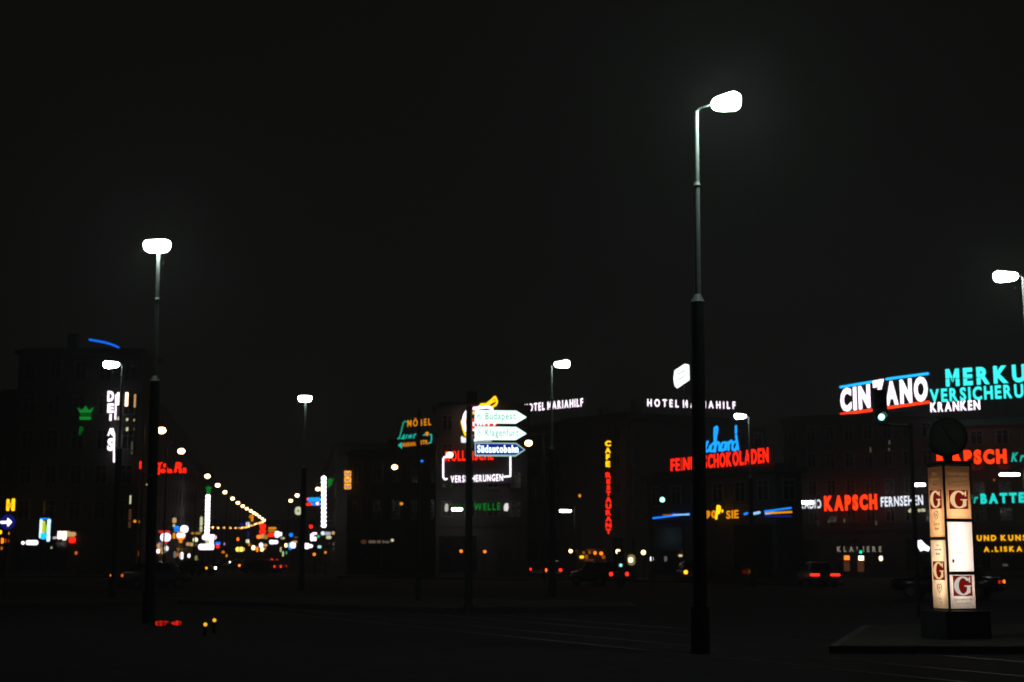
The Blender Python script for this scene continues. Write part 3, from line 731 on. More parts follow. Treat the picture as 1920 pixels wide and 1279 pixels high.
# arrow boards on their post
DS = 44.0
post = empty('sign_post', 'dark post left of the three glowing arrow boards', 'post', (P(879, 1000, DS).x, DS + .1, 0))
bm = bmesh.new(); cyl(bm, (0, 0, 0), (0, 0, P(879, 760, DS).z), .115, .105, 12); obj('pole', bm, DARKMETAL, post)
bm = bmesh.new(); cyl(bm, (0, 0, 0), (0, 0, .25), .17, .16, 12); obj('pole_foot', bm, DARKMETAL, post)
def arrow_board(label, y0, y1, txt, kind):
    ym = (y0 + y1) / 2
    s = sign('direction_sign', label, 890, ym, DS, group='glowing arrow boards on one post')
    poly = [(890, y0 + 1), (892, y0), (968, y0 + 1), (987 if kind else 985, ym + 1), (967, y1 + .5), (892, y1), (890, y1 - 1)]
    if kind == 'white':
        faces_px(s, 'glowing_board', poly, DS, E_BOARD, .18)
        tline(s, 'n.', 895, y1 - 8, 904, y1 - 8, 11, DS - .01, DS - .01, LETDARK, bold=.004, depth=.02)
        tline(s, txt, 910, y1 - 6.5, 972 if len(txt) > 8 else 967, y1 - 6.5, 13, DS - .01, DS - .01, LETDARK, bold=.004, gap=.22, depth=.02)
    else:
        faces_px(s, 'glowing_edge', poly, DS, E_BOARDE, .18)
        inner = [(892.5, y0 + 2.6), (967, y0 + 3.4), (982, ym + 1), (966, y1 - 2.2), (892.5, y1 - 2.6)]
        faces_px(s, 'blue_board', inner, DS - .02, E_BOARDB, .03)
        tline(s, txt, 895, y1 - 6, 972, y1 - 6, 14.5, DS - .03, DS - .03, E_BOARDT, bold=.035, gap=.13, depth=.02)
    bm = bmesh.new(); a = P(879, ym, DS) - s.location; box(bm, a.x + .1, 0, .06, .14, -.05, .05); obj('bracket', bm, DARKMETAL, s)
arrow_board('top white arrow board on the post', 769, 793, 'Budapest', 'white')
arrow_board('middle white arrow board between the other two boards', 799.5, 824, 'Klagenfurt', 'white')
arrow_board('blue motorway arrow board with white letters, lowest of the three', 829.5, 855, 'Südautobahn', '')

# slim dark mast in front of the furniture sign
m_ = empty('slim_mast', 'slim dark mast crossing in front of the orange and teal furniture sign', 'mast', (P(784.5, 1000, 52).x, 52, 0))
bm = bmesh.new(); cyl(bm, (0, 0, 0), (0, 0, P(784, 768, 52).z), .06, .05, 10); obj('pole', bm, DARKMETAL, m_)
bm = bmesh.new(); cyl(bm, (0, 0, 0), (0, 0, .9), .1, .08, 10); obj('pole_foot', bm, DARKMETAL, m_)

# ------------------------------------------------------------------ traffic signals
def signal(label, x, y, d, lit, mast_px=None, size=.11, lens_m=E_SIG, tall=True):
    p = P(x, y, d)
    s = empty('traffic_signal', label, 'traffic light', (p.x, d, 0), 0, 'traffic lights of the square')
    zc = p.z + (.3 * lit if tall else 0)
    bm = bmesh.new(); prism(bm, rrect(.36, .96, .05, cz=zc), .02, .26); obj('signal_housing', bm, DARKMETAL, s)
    for k in range(3):
        z = zc - .3 + .3 * k
        on = (k == 1 - lit)
        bm = bmesh.new(); cyl(bm, (0, -.01, z), (0, .03, z), size, n=14); obj('lens', bm, lens_m if on else GLASS, s)
        bm = bmesh.new()
        A_ = []; B_ = []
        for i in range(9):
            t = math.pi * i / 8; A_.append(bm.verts.new((math.cos(t) * .125, .02, z + math.sin(t) * .125))); B_.append(bm.verts.new((math.cos(t) * .125, -.16, z + math.sin(t) * .125)))
        for i in range(8): bm.faces.new((A_[i], A_[i + 1], B_[i + 1], B_[i]))
        obj('visor', bm, DARKMETAL, s)
    bm = bmesh.new()
    mx = (P(mast_px, y, d).x - p.x) if mast_px else 0
    top = zc - .45
    cyl(bm, (mx, .3, 0), (mx, .3, top if mx else zc + .4), .06, .055, 10)
    if mx: cyl(bm, (mx, .3, top - .08), (-.05, .15, top - .03), .035, n=8)
    obj('mast', bm, DARKMETAL, s)
signal('traffic light with one round green lens, dark against the white roof letters', 1653, 782, 40, 1, 1712, size=.09)
signal('traffic light with a small teal lens above the blue pavilion stripes', 1242, 937, 80, 1, 1222, size=.14)
signal('traffic light with a tiny green lens above the piano shop windows', 1614, 1035, 118, 1, 1622, size=.13, lens_m=emi('signal_teal', (.02, .9, .45), 1.0))
signal('traffic light with a tiny teal lens over the car with red lights', 1164, 1060, 80, 1, None, size=.09, lens_m=emi('signal_pale', (.3, .9, .8), 1.0))

# ------------------------------------------------------------------ advertising column with clock
DC = 27.6; c0 = P(1774, 1000, DC - .38)
al = R(14.5); Wc = .585
col_ = empty('advertising_column', 'glowing four sided advertising column with a dark clock on top', 'column', (c0.x, c0.y, .13), al)
# local: near corner at origin; right face along +x at y=0 ; left face along +y at x=0
def colz(y): return P(1790, y, DC).z - .13
zb, zt = colz(1143), colz(872)
bm = bmesh.new(); box(bm, -.17, Wc + .2, -.14, Wc + .2, 0, zb - .02); bmesh.ops.bevel(bm, geom=bm.edges[:], offset=.015, segments=2, affect='EDGES')
obj('column_base', bm, mat('column_base_stone', (.02, .02, .019), .85, scale=6), col_)
bm = bmesh.new()
t_ = .034
for x, y in ((0, 0), (Wc - t_, 0), (0, Wc - t_), (Wc - t_, Wc - t_)): box(bm, x, x + t_, y, y + t_, zb - .02, zt)
obj('column_frame', bm, DARKMETAL, col_)
bm = bmesh.new(); box(bm, 0, Wc, 0, Wc, zt, zt + .02); box(bm, t_ + .001, Wc - .012, Wc - .02, Wc - .01, zb - .02, zt - .001); box(bm, Wc - .02, Wc - .012, t_ + .001, Wc - .021, zb - .02, zt - .001)
obj('column_back', bm, DARKMETAL, col_)
for xx, yy in ((.2, .2), (.38, .3)):
    bm = bmesh.new(); cyl(bm, (xx, yy, colz(1122)), (xx, yy, colz(934)), .019, n=10); obj('light_tube', bm, emi('column_tube', (1.0, .80, .66), 13.0), col_)
bm = bmesh.new(); box(bm, -.04, Wc + .04, -.04, Wc + .04, zt + .021, zt + .06); obj('column_cap', bm, DARKMETAL, col_)
def opal(name, rgb):
    m = bpy.data.materials.new(name); m.use_nodes = True; nt = m.node_tree; nt.nodes.clear()
    t = nt.nodes.new('ShaderNodeBsdfTranslucent'); o_ = nt.nodes.new('ShaderNodeOutputMaterial'); no = nt.nodes.new('ShaderNodeTexNoise')
    no.inputs['Scale'].default_value = 3; rp = nt.nodes.new('ShaderNodeValToRGB')
    rp.color_ramp.elements[0].color = (*[c * .9 for c in rgb], 1); rp.color_ramp.elements[1].color = (*rgb, 1)
    nt.links.new(no.outputs['Fac'], rp.inputs['Fac']); nt.links.new(rp.outputs['Color'], t.inputs['Color'])
    nt.links.new(t.outputs[0], o_.inputs[0]); return m
PM = {'b': opal('panel_cream', (.95, .56, .27)), 'w': opal('panel_white', (1.0, 1.0, 1.0)), 'l': opal('panel_pale', (.95, .78, .52)), 'g': opal('panel_grey', (.95, .9, .85))}
LET = {'b': emi('panel_letter', (1.0, .66, .32), .85), 'g': emi('panel_letter_grey', (.85, .8, .72), .65)}
LOGO = emi('logo_oxblood', (.19, .006, .004), .8)
PRINT = emi('panel_print', (.36, .16, .05), .42)
PRINT2 = emi('panel_print_grey', (.45, .40, .33), .5)
# one serif letter G drawn as polygon rings
def serifG_bm(wd, ht, y0, y1):
    bm = bmesh.new()
    outer = []; inner = []
    N = 28; a0, a1 = R(38), R(330)
    for i in range(N + 1):
        a = a0 + (a1 - a0) * i / N
        outer.append((.5 * math.cos(a), .5 * math.sin(a)))
        inner.append((.26 * math.cos(a) + .02, .41 * math.sin(a)))
    def quad(pts):
        prism(bm, [(x * wd, z * ht) for x, z in pts], y0, y1)
    for i in range(N): quad([outer[i], outer[i + 1], inner[i + 1], inner[i]])
    quad([(.24, -.44), (.42, -.36), (.42, -.04), (.24, -.04)])            # stem
    quad([(.10, -.04), (.50, -.04), (.50, .02), (.10, .02)])              # slab on the stem
    quad([(.36, .18), (.43, .18), (.43, .50), (.36, .42)])                # upper serif
    return bm
def col_panel(face, ya, yb, key, parts, name='glowing_panel'):
    z0 = colz(yb); z1 = colz(ya)
    t = .03
    bm = bmesh.new(); bm.faces.new([bm.verts.new((x, -.004, z)) for x, z in rrect(Wc - 2 * t, z1 - z0, .003, cx=Wc / 2, cz=(z0 + z1) / 2)])
    if face == 'r': pn = obj(name, bm, PM[key], col_)
    else: pn = obj(name, bm, PM[key], col_, (0, Wc, 0), (0, 0, R(-90)))
    for kind, y, hpx, arg in parts:
        z = colz(y)
        if kind == 'logo':
            h = hpx * DC / FPX
            bm = bmesh.new(); box(bm, Wc / 2 - .2, Wc / 2 + .2, -.016, -.011, z - h / 2, z + h / 2); obj('logo_square', bm, LOGO, pn)
            g_ = serifG_bm(.37, h * .93, -.022, -.017); bmesh.ops.translate(g_, verts=g_.verts, vec=(Wc / 2, 0, z)); obj('letter', g_, LET[arg], pn)
        elif kind == 'text':
            h = hpx * DC / FPX
            items = []; x = 0
            for c in arg:
                if c == ' ': x += .4; continue
                me, w_ = gmesh(c, PRINT, .02, 0, .02); items.append((me, x)); x += w_ + .12
            sx = min(h * .95, (Wc - .13) / x)
            bm = bmesh.new()
            for me, px in items:
                n0 = len(bm.verts); bm.from_mesh(me); vs = bm.verts[:][n0:]
                for v in vs: v.co = Vector((Wc / 2 - x * sx / 2 + (v.co.x + px) * sx, -.013 - v.co.z * .05, z - h / 2 + v.co.y * h))
            obj('text_line', bm, PRINT if key == 'b' else PRINT2, pn)
        elif kind == 'heart':
            bm = bmesh.new(); r_ = hpx * DC / FPX / 2
            pts = [(0, -1), (.75, -.2), (.8, .45), (.4, .8), (0, .6), (-.4, .8), (-.8, .45), (-.75, -.2), (0, -1)]
            polyline(bm, [(Wc / 2 + a * r_, -.014, z + b * r_) for a, b in pts], .008, 6); polyline(bm, [(Wc / 2 + a * r_ * .25, -.014, z + b * r_ * .25) for a, b in pts], .007, 6)
            obj('emblem', bm, emi('emblem_print', (.5, .36, .2), .55), pn)
    return pn
col_panel('r', 876, 974, 'b', [('text', 889.5, 7, 'Girozentrale'), ('text', 899, 7, 'und Bank der'), ('text', 908.5, 6, 'Sparkassen'), ('logo', 938, 35, 'b')])
w_ = col_panel('r', 979, 1072, 'w', [])
bm = bmesh.new(); box(bm, .1, .14, -.014, -.011, colz(1055), colz(1049)); obj('printed_mark', bm, emi('print_black', (.05, .05, .06), .5), w_)
bm = bmesh.new(); box(bm, .08, .34, -.014, -.011, colz(1037.2), colz(1036)); obj('printed_line', bm, emi('print_pale', (.9, .75, .7), .8), w_)
col_panel('r', 1077, 1140, 'g', [('logo', 1098, 37, 'g'), ('text', 1123, 5, 'Girozentrale'), ('text', 1130, 5, 'Sparkassen')])
col_panel('l', 876, 1008, 'b', [('text', 889, 6, 'Giro'), ('text', 898, 6, 'zentrale'), ('text', 908.5, 6, 'Bank'), ('logo', 937, 34, 'b'), ('heart', 966, 18, 0), ('text', 982, 5, 'Sparen'), ('text', 991, 5, 'Bank')])
col_panel('l', 1012, 1140, 'l', [('text', 1022, 5, 'Giro'), ('text', 1030, 5, 'zentrale'), ('text', 1038, 5, 'Bank'), ('logo', 1070, 34, 'b'), ('heart', 1102, 18, 0), ('text', 1122, 5, 'Giro'), ('text', 1129, 5, 'Bank')])
for face, y in (('r', 976.5), ('r', 1074.5), ('l', 1010)):
    bm = bmesh.new(); z = colz(y); box(bm, .034, Wc - .034, -.01, .03, z - .03, z + .03)
    o = obj('panel_divider', bm, DARKMETAL, col_) if face == 'r' else obj('panel_divider', bm, DARKMETAL, col_, (0, Wc, 0), (0, 0, R(-90)))
# clock
ck = P(1787, 820, DC) ; kc = Matrix.Rotation(-al, 4, 'Z') @ (ck - col_.location)
rc = 36 * DC / FPX
clk = obj('clock', (lambda b: (cyl(b, (0, -.1, 0), (0, .12, 0), rc, n=36), b)[1])(bmesh.new()), DARKMETAL, col_, (Wc / 2 + .0, Wc / 2, kc.z), (0, 0, R(-14.5)))
bm = bmesh.new(); cyl(bm, (0, -.112, 0), (0, -.101, 0), rc * .88, n=36); obj('clock_face', bm, mat('clock_dial', (.05, .05, .042), .7, scale=5, var=.15), clk)
bm = bmesh.new()
for i in range(12):
    a = 2 * math.pi * i / 12; M = Matrix.Rotation(a, 4, 'Y'); box(bm, -.008, .008, -.118, -.113, rc * .72, rc * .83, M)
obj('hour_marks', bm, DARKMETAL, clk)
for ln, a in ((rc * .5, R(140)), (rc * .72, R(-30))):
    bm = bmesh.new(); box(bm, -.011, .011, -.126, -.12, -.04, ln, Matrix.Rotation(a, 4, 'Y')); obj('clock_hand', bm, DARKMETAL, clk)
bm = bmesh.new(); cyl(bm, (Wc / 2, Wc / 2, zt + .061), (Wc / 2, Wc / 2, kc.z - rc + .02), .09, n=12); obj('clock_neck', bm, DARKMETAL, col_)

# ------------------------------------------------------------------ small lit things in the street
def light_box(name, label, x, y, d, faces, support='post', cat='sign', group=None, fx=None):
    """faces: (dx0,dy0,dx1,dy1,mat) rectangles in photo pixels about x,y, rounded, each one glowing panel"""
    s = sign(name, label, x, y, d, cat, group)
    zmin = 1e9; k = d / FPX
    for i, f in enumerate(faces):
        a, b, c, e, m = f
        bm = bmesh.new(); prism(bm, rrect((c - a) * k, (e - b) * k, min((c - a), (e - b)) * k * .42, cx=(a + c) / 2 * k, cz=-(b + e) / 2 * k), -.06 * i, .1)
        zmin = min(zmin, -e * k)
        obj('glowing_panel', bm, m, s)
    bm = bmesh.new()
    if support == 'post': cyl(bm, (0, .16, -s.location.z), (0, .16, 0), .05, .04, 8)
    elif support == 'arm':
        fx = (fx if fx is not None else s.location.x + 1.5) - s.location.x
        cyl(bm, (0, .16, 0), (fx, .16, 0), .035, n=6)
    else: box(bm, -.15, .15, .12, .6, -.1, .1)
    obj('post' if support == 'post' else 'bracket', bm, DARKMETAL, s)
    return s
W, D_, A_ = E_WHITE, E_DIMW, E_ORG
SM = [
 # name, label, x, y, d, faces, support
 ('hanging_sign', 'small upright red strip at the corner left of the red script', 263, 872, 129, [(-1.5, -7, 1.5, 7, E_RED)], 'arm', -34),
 ('shop_sign', 'small amber lettering low on the tall corner house', 255, 978, 128.6, [(-5, -3, 0, 2, E_AMB), (5, -2, 9, 3, E_ORGD)], 'wall', 0),
 ('road_sign', 'white lit sign with red cap, leftmost in the bright street', 310, 1007, 140, [(-13, -12, 8, -7, E_REDD), (-9, -7, 9.5, 8, W), (-4, 8, 4, 12, E_REDD)], 'post', 0),
 ('shop_sign', 'small bluish white blob below the white sign with red cap', 312, 1028, 150, [(-4, -4, 3.5, 5, E_WHITE2)], 'post', 0),
 ('hanging_lantern', 'orange and white lantern tapering downwards left of the long white strip', 339, 1005, 138, [(-8, -8, 8, 7, E_ORG), (-7.5, -5, 7.5, 3, E_WHITE), (-3, 7, 3, 13, E_AMB)], 'post', 0),
 ('shop_sign', 'round white sign up and right of the orange lantern', 345, 993, 150, [(-7, -7.5, 7.5, 6, W)], 'arm', FL(150)),
 ('shop_sign', 'blue square sign left of the round white sign', 331, 992, 152, [(-5, -6, 5, 5, E_BLUE)], 'arm', FL(152)),
 ('upright_sign', 'thin dim yellow upright string of signs above the blue square', 327, 984, 154, [(-4, -13, 3, -3, E_DIMW), (-2.5, -1, 0.5, 4, E_PALE), (-2, 15, 2, 26, E_AMB)], 'arm', FL(154)),
 ('shop_sign', 'wide white shop sign at the foot of the left white strip', 392, 1007.5, 180, [(-13, -5, 13, 5, W)], 'arm', FL(180)),
 ('shop_sign', 'second wide white shop sign, lower at the foot of the left strip', 387, 1025.5, 172, [(-15, -5.5, 15, 5.5, W)], 'arm', FL(172)),
 ('shop_sign', 'pale small sign between the two wide white shop signs', 394, 1016.5, 178, [(-9, -3.5, 2, 3.5, E_PALE), (-1, -4.5, 6, 4, W)], 'arm', FL(178)),
 ('upright_sign', 'narrow pale upright tube left of the long white strip', 377, 984, 190, [(-2.3, -15, 2.3, 2, E_PALE), (-2.3, 3, 2.3, 13, E_PALE)], 'arm', FL(190)),
 ('shop_sign', 'thin amber strip left of the long white strip', 366, 1000, 186, [(-8, -2, 10, 2, emi('amber_low', (1., .5, .03), .35))], 'arm', FL(186)),
 ('shop_clock', 'small round pale yellow lamp below the amber strip', 366, 1012.5, 182, [(-4.5, -4.5, 4.5, 4.5, emi('pale_clock', (1., .95, .6), 1.2))], 'arm', FL(182)),
 ('shop_sign', 'dim pinkish white script left of the wide white shop signs', 359, 1020.5, 180, [(-10, -4, -4, 3, D_), (-3, -3, 3, 4, D_), (4, -2, 10, 4, E_FAINT)], 'arm', FL(180)),
 ('shop_sign', 'tiny blue sign with red patch right of the wide white shop signs', 408, 1020, 200, [(-5, -3.5, 5, 1, E_BLUE), (-3, 1, 3.5, 8, E_RED)], 'arm', FL(200)),
 ('shop_sign', 'tiny violet light right of the blue and red sign', 421, 1020, 215, [(-2.3, -2.3, 2.3, 2.3, emi('violet_light', (.6, .3, .8), .8))], 'arm', FL(215)),
 ('shop_sign', 'wide yellow oval sign in the middle of the bright street', 450, 1030, 230, [(-8, -4, 8, 4, emi('yellow_oval', (1., .6, .1), 2.))], 'post', 0),
 ('shop_sign', 'small orange light above the wide yellow oval', 446, 1011, 240, [(-2.2, -3, 2.2, 3, E_ORG)], 'post', 0),
 ('shop_sign', 'amber sign poking above the tight lamp row', 472, 972, 270, [(-5, -7, 4, 1, E_AMB), (-2, 0, 3, 6, E_AMB)], 'post', 0),
 ('shop_sign', 'blue and white sign behind the tight lamp row', 457, 984, 268, [(-8, -3, 1, 2, E_DBLUE), (4, -5, 11, 2, E_WHITE2), (7, 12, 10, 24, E_DBLUE)], 'post', 0),
 ('upright_sign', 'two stacked red rings at the tip of the lamp row', 492.5, 992, 250, [(-6, -10, 6, 0, E_RED), (-6, 0, 6, 10, E_RED), (-2, -6, 2, -4, E_REDD), (-2, 4, 2, 7, E_REDD)], 'post', 0),
 ('shop_sign', 'orange glowing sign below the two red rings', 491, 1007, 240, [(-10, -4, -1, 3, E_ORG), (-2, -5, 5, 3, E_DIMW), (4, -4, 11, 4, emi('amber_low', (1., .5, .03), .35))], 'post', 0),
 ('shop_sign', 'two line yellow sign right of the red rings', 510, 993, 245, [(-7, -4.5, 8, -.5, E_AMB), (-8, .5, 7, 4.5, emi('amber_low', (1., .5, .03), .35))], 'arm', FR(245)),
 ('shop_sign', 'red square sign under the two line yellow sign', 508.5, 1003, 240, [(-6, -4, 6, 4, E_RED)], 'arm', FR(240)),
 ('shop_sign', 'large white blob sign right of the red square', 521.5, 1002, 235, [(-6.5, -6, 2.5, 6, W), (-2, -4, 8, 3, W), (5, 5, 12, 9, E_PALE)], 'arm', FR(235)),
 ('shop_sign', 'white pill shaped double sign below the red square', 513, 1016.5, 230, [(-8, -4, 1, 4, W), (-1, -3.5, 8, 3.5, W)], 'arm', FR(230)),
 ('shop_sign', 'white and pink blob below the orange glowing sign', 490, 1023, 235, [(-4, -5, 3, 4, W), (4, -3, 11, 2, D_)], 'post', 0),
 ('shop_sign', 'pale yellow blob with amber tail in mid street', 464, 1015, 250, [(-3, -3.5, 3, 3.5, emi('pale_clock', (1., .95, .6), 1.2)), (2, 3, 6, 9, E_AMB)], 'post', 0),
 ('street_light', 'bright small orange white light in mid street', 475, 1027, 225, [(-3, -4, 3, 4, emi('lamp_warm', (1., .6, .25), 4.))], 'post', 0),
 ('street_light', 'narrow orange light right of the bright small one', 482, 1030, 222, [(-2, -4.5, 2, 4.5, E_ORG)], 'post', 0),
 ('street_light', 'orange light pair under the white and pink blob', 491, 1030.5, 220, [(-3, -3, 3, 3, emi('lamp_warm', (1., .6, .25), 4.)), (3, -4, 7, 0, E_AMB)], 'post', 0),
 ('shop_sign', 'small blue sign between the two upright white strips', 545.5, 1003, 190, [(-3.5, -3.5, 3.5, 3.5, E_BLUE), (6, 3, 13, 6, E_FAINT)], 'arm', FR(190)),
 ('shop_sign', 'jumble of white, blue and orange shop signs right of mid street', 546, 1022, 185, [(-12, -3, -7, 4, emi('lamp_warm', (1., .6, .25), 4.)), (-5, -4, 0, 5, E_PALEB), (-1, -6, 8, 6, W), (3, -8, 11, -4, D_), (-4, 5, 1, 9, E_BLUE)], 'arm', FR(185)),
 ('upright_sign', 'pale yellow upright sign with kink in the right half of street', 529, 1034, 200, [(-4, -8, 0, 1, E_PALE), (-1, 0, 3, 9, E_PALE)], 'post', 0),
 ('shop_sign', 'tiny green light below the jumble of shop signs', 537.5, 1036.5, 190, [(-2.2, -2.6, 2.2, 2.6, emi('tiny_green', (.03, .8, .2), .6))], 'post', 0),
 ('shop_clock', 'pale round clock left of the right white strip', 559, 958, 160, [(-6, -7.5, 6, 7.5, emi('clock_pale', (.75, .8, .5), .75)), (-2.5, -3, 2.5, 3, emi('clock_mid', (.6, .62, .45), .45))], 'arm', FR(160)),
 ('shop_sign', 'blue and red double sign left of the right white strip', 588, 940, 155, [(-13.5, -6.5, -9, -2, E_RED), (-14, 3, -3, 8, E_RED), (-11, -7, 14, 1.5, emi('sign_azure', (.01, .35, 1.), 1.)), (-3, 3, 14, 8, E_BLUE), (5, 2, 10, 7, E_PINK)], 'arm', FR(155)),
 ('shop_sign', 'small red triangle under the right white strip', 584, 987, 150, [(-4, -3, 2, 4, E_RED)], 'arm', FR(150)),
 ('shop_sign', 'pink and white angular sign under the small red triangle', 588, 1003.5, 148, [(-3, -5, 6, -1, E_PINK), (-6, -3, 0, 11, E_WHITE), (1, 3, 5, 11, W), (7, 0, 11, 5, emi('tiny_green', (.03, .8, .2), .6))], 'arm', FR(148)),
 ('shop_sign', 'row of greyish white letters right of the pink and white sign', 613, 1000.5, 134, [(-11, -4, -5, 3, E_WHITE2), (-5, -3, 7, 3, emi('grey_row', (.7, .75, .9), .5)), (9, -4, 14, 2, D_), (-1, 4, 8, 10, E_PALE)], 'arm', -15),
 ('shop_sign', 'bright white wedge low at the foot of the right row', 577, 1024, 150, [(-7, -5.5, 3, 5.5, W), (0, -3, 9, 3, W)], 'arm', FR(150)),
 ('shop_sign', 'small pale aqua light right of the bright white wedge', 599, 1025.5, 140, [(-3.5, -2.5, 3.5, 2.5, emi('aqua_light', (.45, .9, .85), .9))], 'arm', FR(140)),
 ('street_light', 'dim orange light under the pale aqua light', 589, 1039.5, 138, [(-2.5, -2.5, 2.5, 2.5, E_ORG)], 'post', 0),
 ('street_light', 'dim amber light at the right end of the bright street', 610, 1036, 134, [(-2, -2.3, 2, 2.3, E_AMB)], 'post', 0),
 ('street_light', 'tall white oval light below the orange lantern', 340, 1042, 160, [(-3, -6.5, 3, 6.5, W)], 'post', 0),
 ('street_light', 'smaller pinkish white oval right of the tall white oval light', 354, 1042, 162, [(-2.2, -3.6, 2.2, 3.6, W)], 'post', 0),
 ('street_light', 'pinkish white light low left of the sign with red cap', 296.5, 1033.5, 142, [(-2.8, -4, 2.8, 4, emi('pinkish', (1., .7, .65), 2.)), (-2, -14, 2, -6, E_DIMW)], 'post', 0),
 ('street_light', 'dim yellow light between pinkish light and bluish white blob', 305.5, 1036.5, 144, [(-2.5, -2.5, 2.5, 2.5, E_PALE)], 'post', 0),
 ('street_light', 'dim grey and orange lights left of the tall white oval', 328, 1040, 158, [(-2.5, -6, 1.5, 6, emi('dim_grey', (.6, .7, .6), .2)), (2, -3.5, 7, 3.5, emi('org_low', (1., .25, .05), .35))], 'post', 0),
 ('street_light', 'dim yellow upright light right of the two white ovals', 367.5, 1047, 165, [(-2, -5, 2, 5, emi('dim_yel', (.7, .65, .2), .3))], 'post', 0),
 ('street_light', 'amber light touching the bright white headlight', 424, 1042, 200, [(-2.2, -2.5, 2.2, 2.5, E_AMB), (-8, -9, -4, -4, E_ORG)], 'post', 0),
 # far left
 ('shop_sign', 'yellow sign shaped like a letter above the blue arrow sign', 19, 947, 126, [(-7, -11, -2.2, 11, E_YEL), (2.8, -12, 8, 11, E_YEL), (-4, -4, 5, 5, emi('yellow_mid', (1., .4, .005), 1.0))], 'post', 0),
 ('display_case', 'lit display case with white side tubes and yellow green picture', 83.5, 993, 118, [(-8.5, -21, 10, 18, emi('case_dark', (.02, .05, .2), .15)), (-9, -19, -4.5, 16, emi('case_tube', (.5, .85, 1.), 1.6)), (5.5, -19, 10, 22, emi('case_tube', (.5, .85, 1.), 1.6)), (-4, -16, 1, 6, emi('case_yellow', (.8, .7, .02), .8)), (1, -8, 5, 6, E_LIME), (-5, 6, 4, 18, E_CYAN), (-7, -21, 8, -18.5, E_BLUE)], 'post', 0),
 ('shop_sign', 'small dim white light left of the bright pill shaped sign', 42.5, 1018, 125, [(-2.5, -3, 2.8, 3, E_WHITE)], 'post', 0),
 ('shop_sign', 'bright white pill shaped sign at far left under the display case', 59.5, 1017.5, 125, [(-11, -4.3, 11, 4.3, W)], 'post', 0),
 ('lit_shopfront', 'white and red lit shop front right of the display case', 120, 1007, 130, [(-21, -1, -4, 5, W), (-12, -12, -4, 4, emi('shop_warm', (1., .75, .6), 1.8)), (-3, -12, 5, 6, emi('shop_warm', (1., .75, .6), 1.8)), (6, -11, 11, 0, D_), (11, -9, 22, -1, D_), (11, 0, 22, 11, E_RED), (-4, 10, 2, 15, E_FAINT)], 'post', 0),
 ('street_light', 'yellow light at the extreme left edge', 0.5, 998, 110, [(-2, -3.5, 2, 3.5, E_YEL)], 'post', 0),
 ('street_light', 'small amber light right of the yellow light at left edge', 15, 1000, 115, [(-2, -2.4, 2, 2.4, E_AMB)], 'post', 0),
 ('shop_sign', 'pair of orange red lights low at the left edge', 5, 1014, 112, [(-5, -5, 1, 5, E_ORG), (4, -4, 11, 4, emi('red_dimmer', (1., .12, .03), .25))], 'post', 0),
 ('street_light', 'dim orange light below the orange red pair at left edge', 1, 1028, 112, [(-3, -3, 3, 3, emi('org_mid', (1., .2, .02), .5))], 'post', 0),
 ('street_light', 'tiny pale green light under the lit shop front', 96, 1027, 112, [(-1.6, -2, 1.6, 2, emi('pale_green', (.6, .8, .4), .4))], 'post', 0),
 ('street_light', 'orange light below the red shop front', 142, 1037, 108, [(-2, -3, 2.4, 3, emi('org_mid', (1., .2, .02), .5))], 'post', 0),
 # centre and right
 ('street_light', 'small amber light left of the office house', 752.5, 944.5, 118, [(-3, -2.6, 3, 2.6, E_AMB)], 'post', 0),
 ('shop_sign', 'tiny blue light under the furniture sign', 791, 864.5, 128, [(-2.5, -2, 2.5, 2, E_BLUE)], 'wall', 0),
 ('shop_sign', 'dim brown shop lettering at the foot of the low corner house', 705, 1016.5, 130, [(-28, -4, -18, 3, E_FAINTR), (-14, -3, 0, 2, emi('faint_row', (.8, .65, .45), .1)), (2, -3, 16, 2, emi('faint_row', (.8, .65, .45), .1)), (17, -2, 25, 2, emi('faint_row', (.8, .65, .45), .1))], 'post', 0),
 ('street_light', 'small pale light at the right end of the dim brown lettering', 735.5, 1013, 128, [(-2.6, -2.6, 2.6, 2.6, E_PALE)], 'post', 0),
 ('street_light', 'left one of two orange lights in front of the office house', 864.5, 1033.5, 105, [(-2.8, -2.8, 2.8, 2.8, E_ORG)], 'post', 0),
 ('street_light', 'right one of two orange lights in front of the office house', 909, 1034.5, 105, [(-2.8, -2.5, 2.8, 2.5, E_ORG)], 'post', 0),
 ('street_light', 'tiny amber light between the tube lamp and the restaurant sign', 1087, 930, 112, [(-2.2, -3.2, 2.2, 2.4, E_AMB)], 'post', 0),
 ('street_light', 'warm round light left of the orange kiosk lights', 1070, 1033.5, 104, [(-3.2, -3.2, 3.2, 3.2, emi('lamp_warm', (1., .6, .25), 4.))], 'post', 0),
 ('street_light', 'warm round light above the car under the restaurant sign', 1159, 1034.5, 104, [(-4, -4, 4, 4, emi('lamp_warm', (1., .6, .25), 4.))], 'post', 0),
 ('street_light', 'warm round light right of the yellow lit booth', 1206.5, 1036, 104, [(-4, -4, 4, 4, emi('lamp_warm', (1., .6, .25), 4.))], 'post', 0),
 ('street_light', 'small white drop shaped light right of the warm round lights', 1222, 1048, 100, [(-2.8, -4.5, 2.8, 4.5, W)], 'post', 0),
 ('street_light', 'narrow pale light above the right red car light', 1327.5, 1048, 96, [(-2.5, -5.5, 2.5, 4, emi('pale_post', (1., 1., .75), 1.1)), (-2, 4, 2, 12, E_FAINT)], 'post', 0),
 ('street_light', 'pale slanted light above the amber car light', 1276, 1042, 96, [(-3.5, -2, 3.5, 2, E_PALE)], 'post', 0),
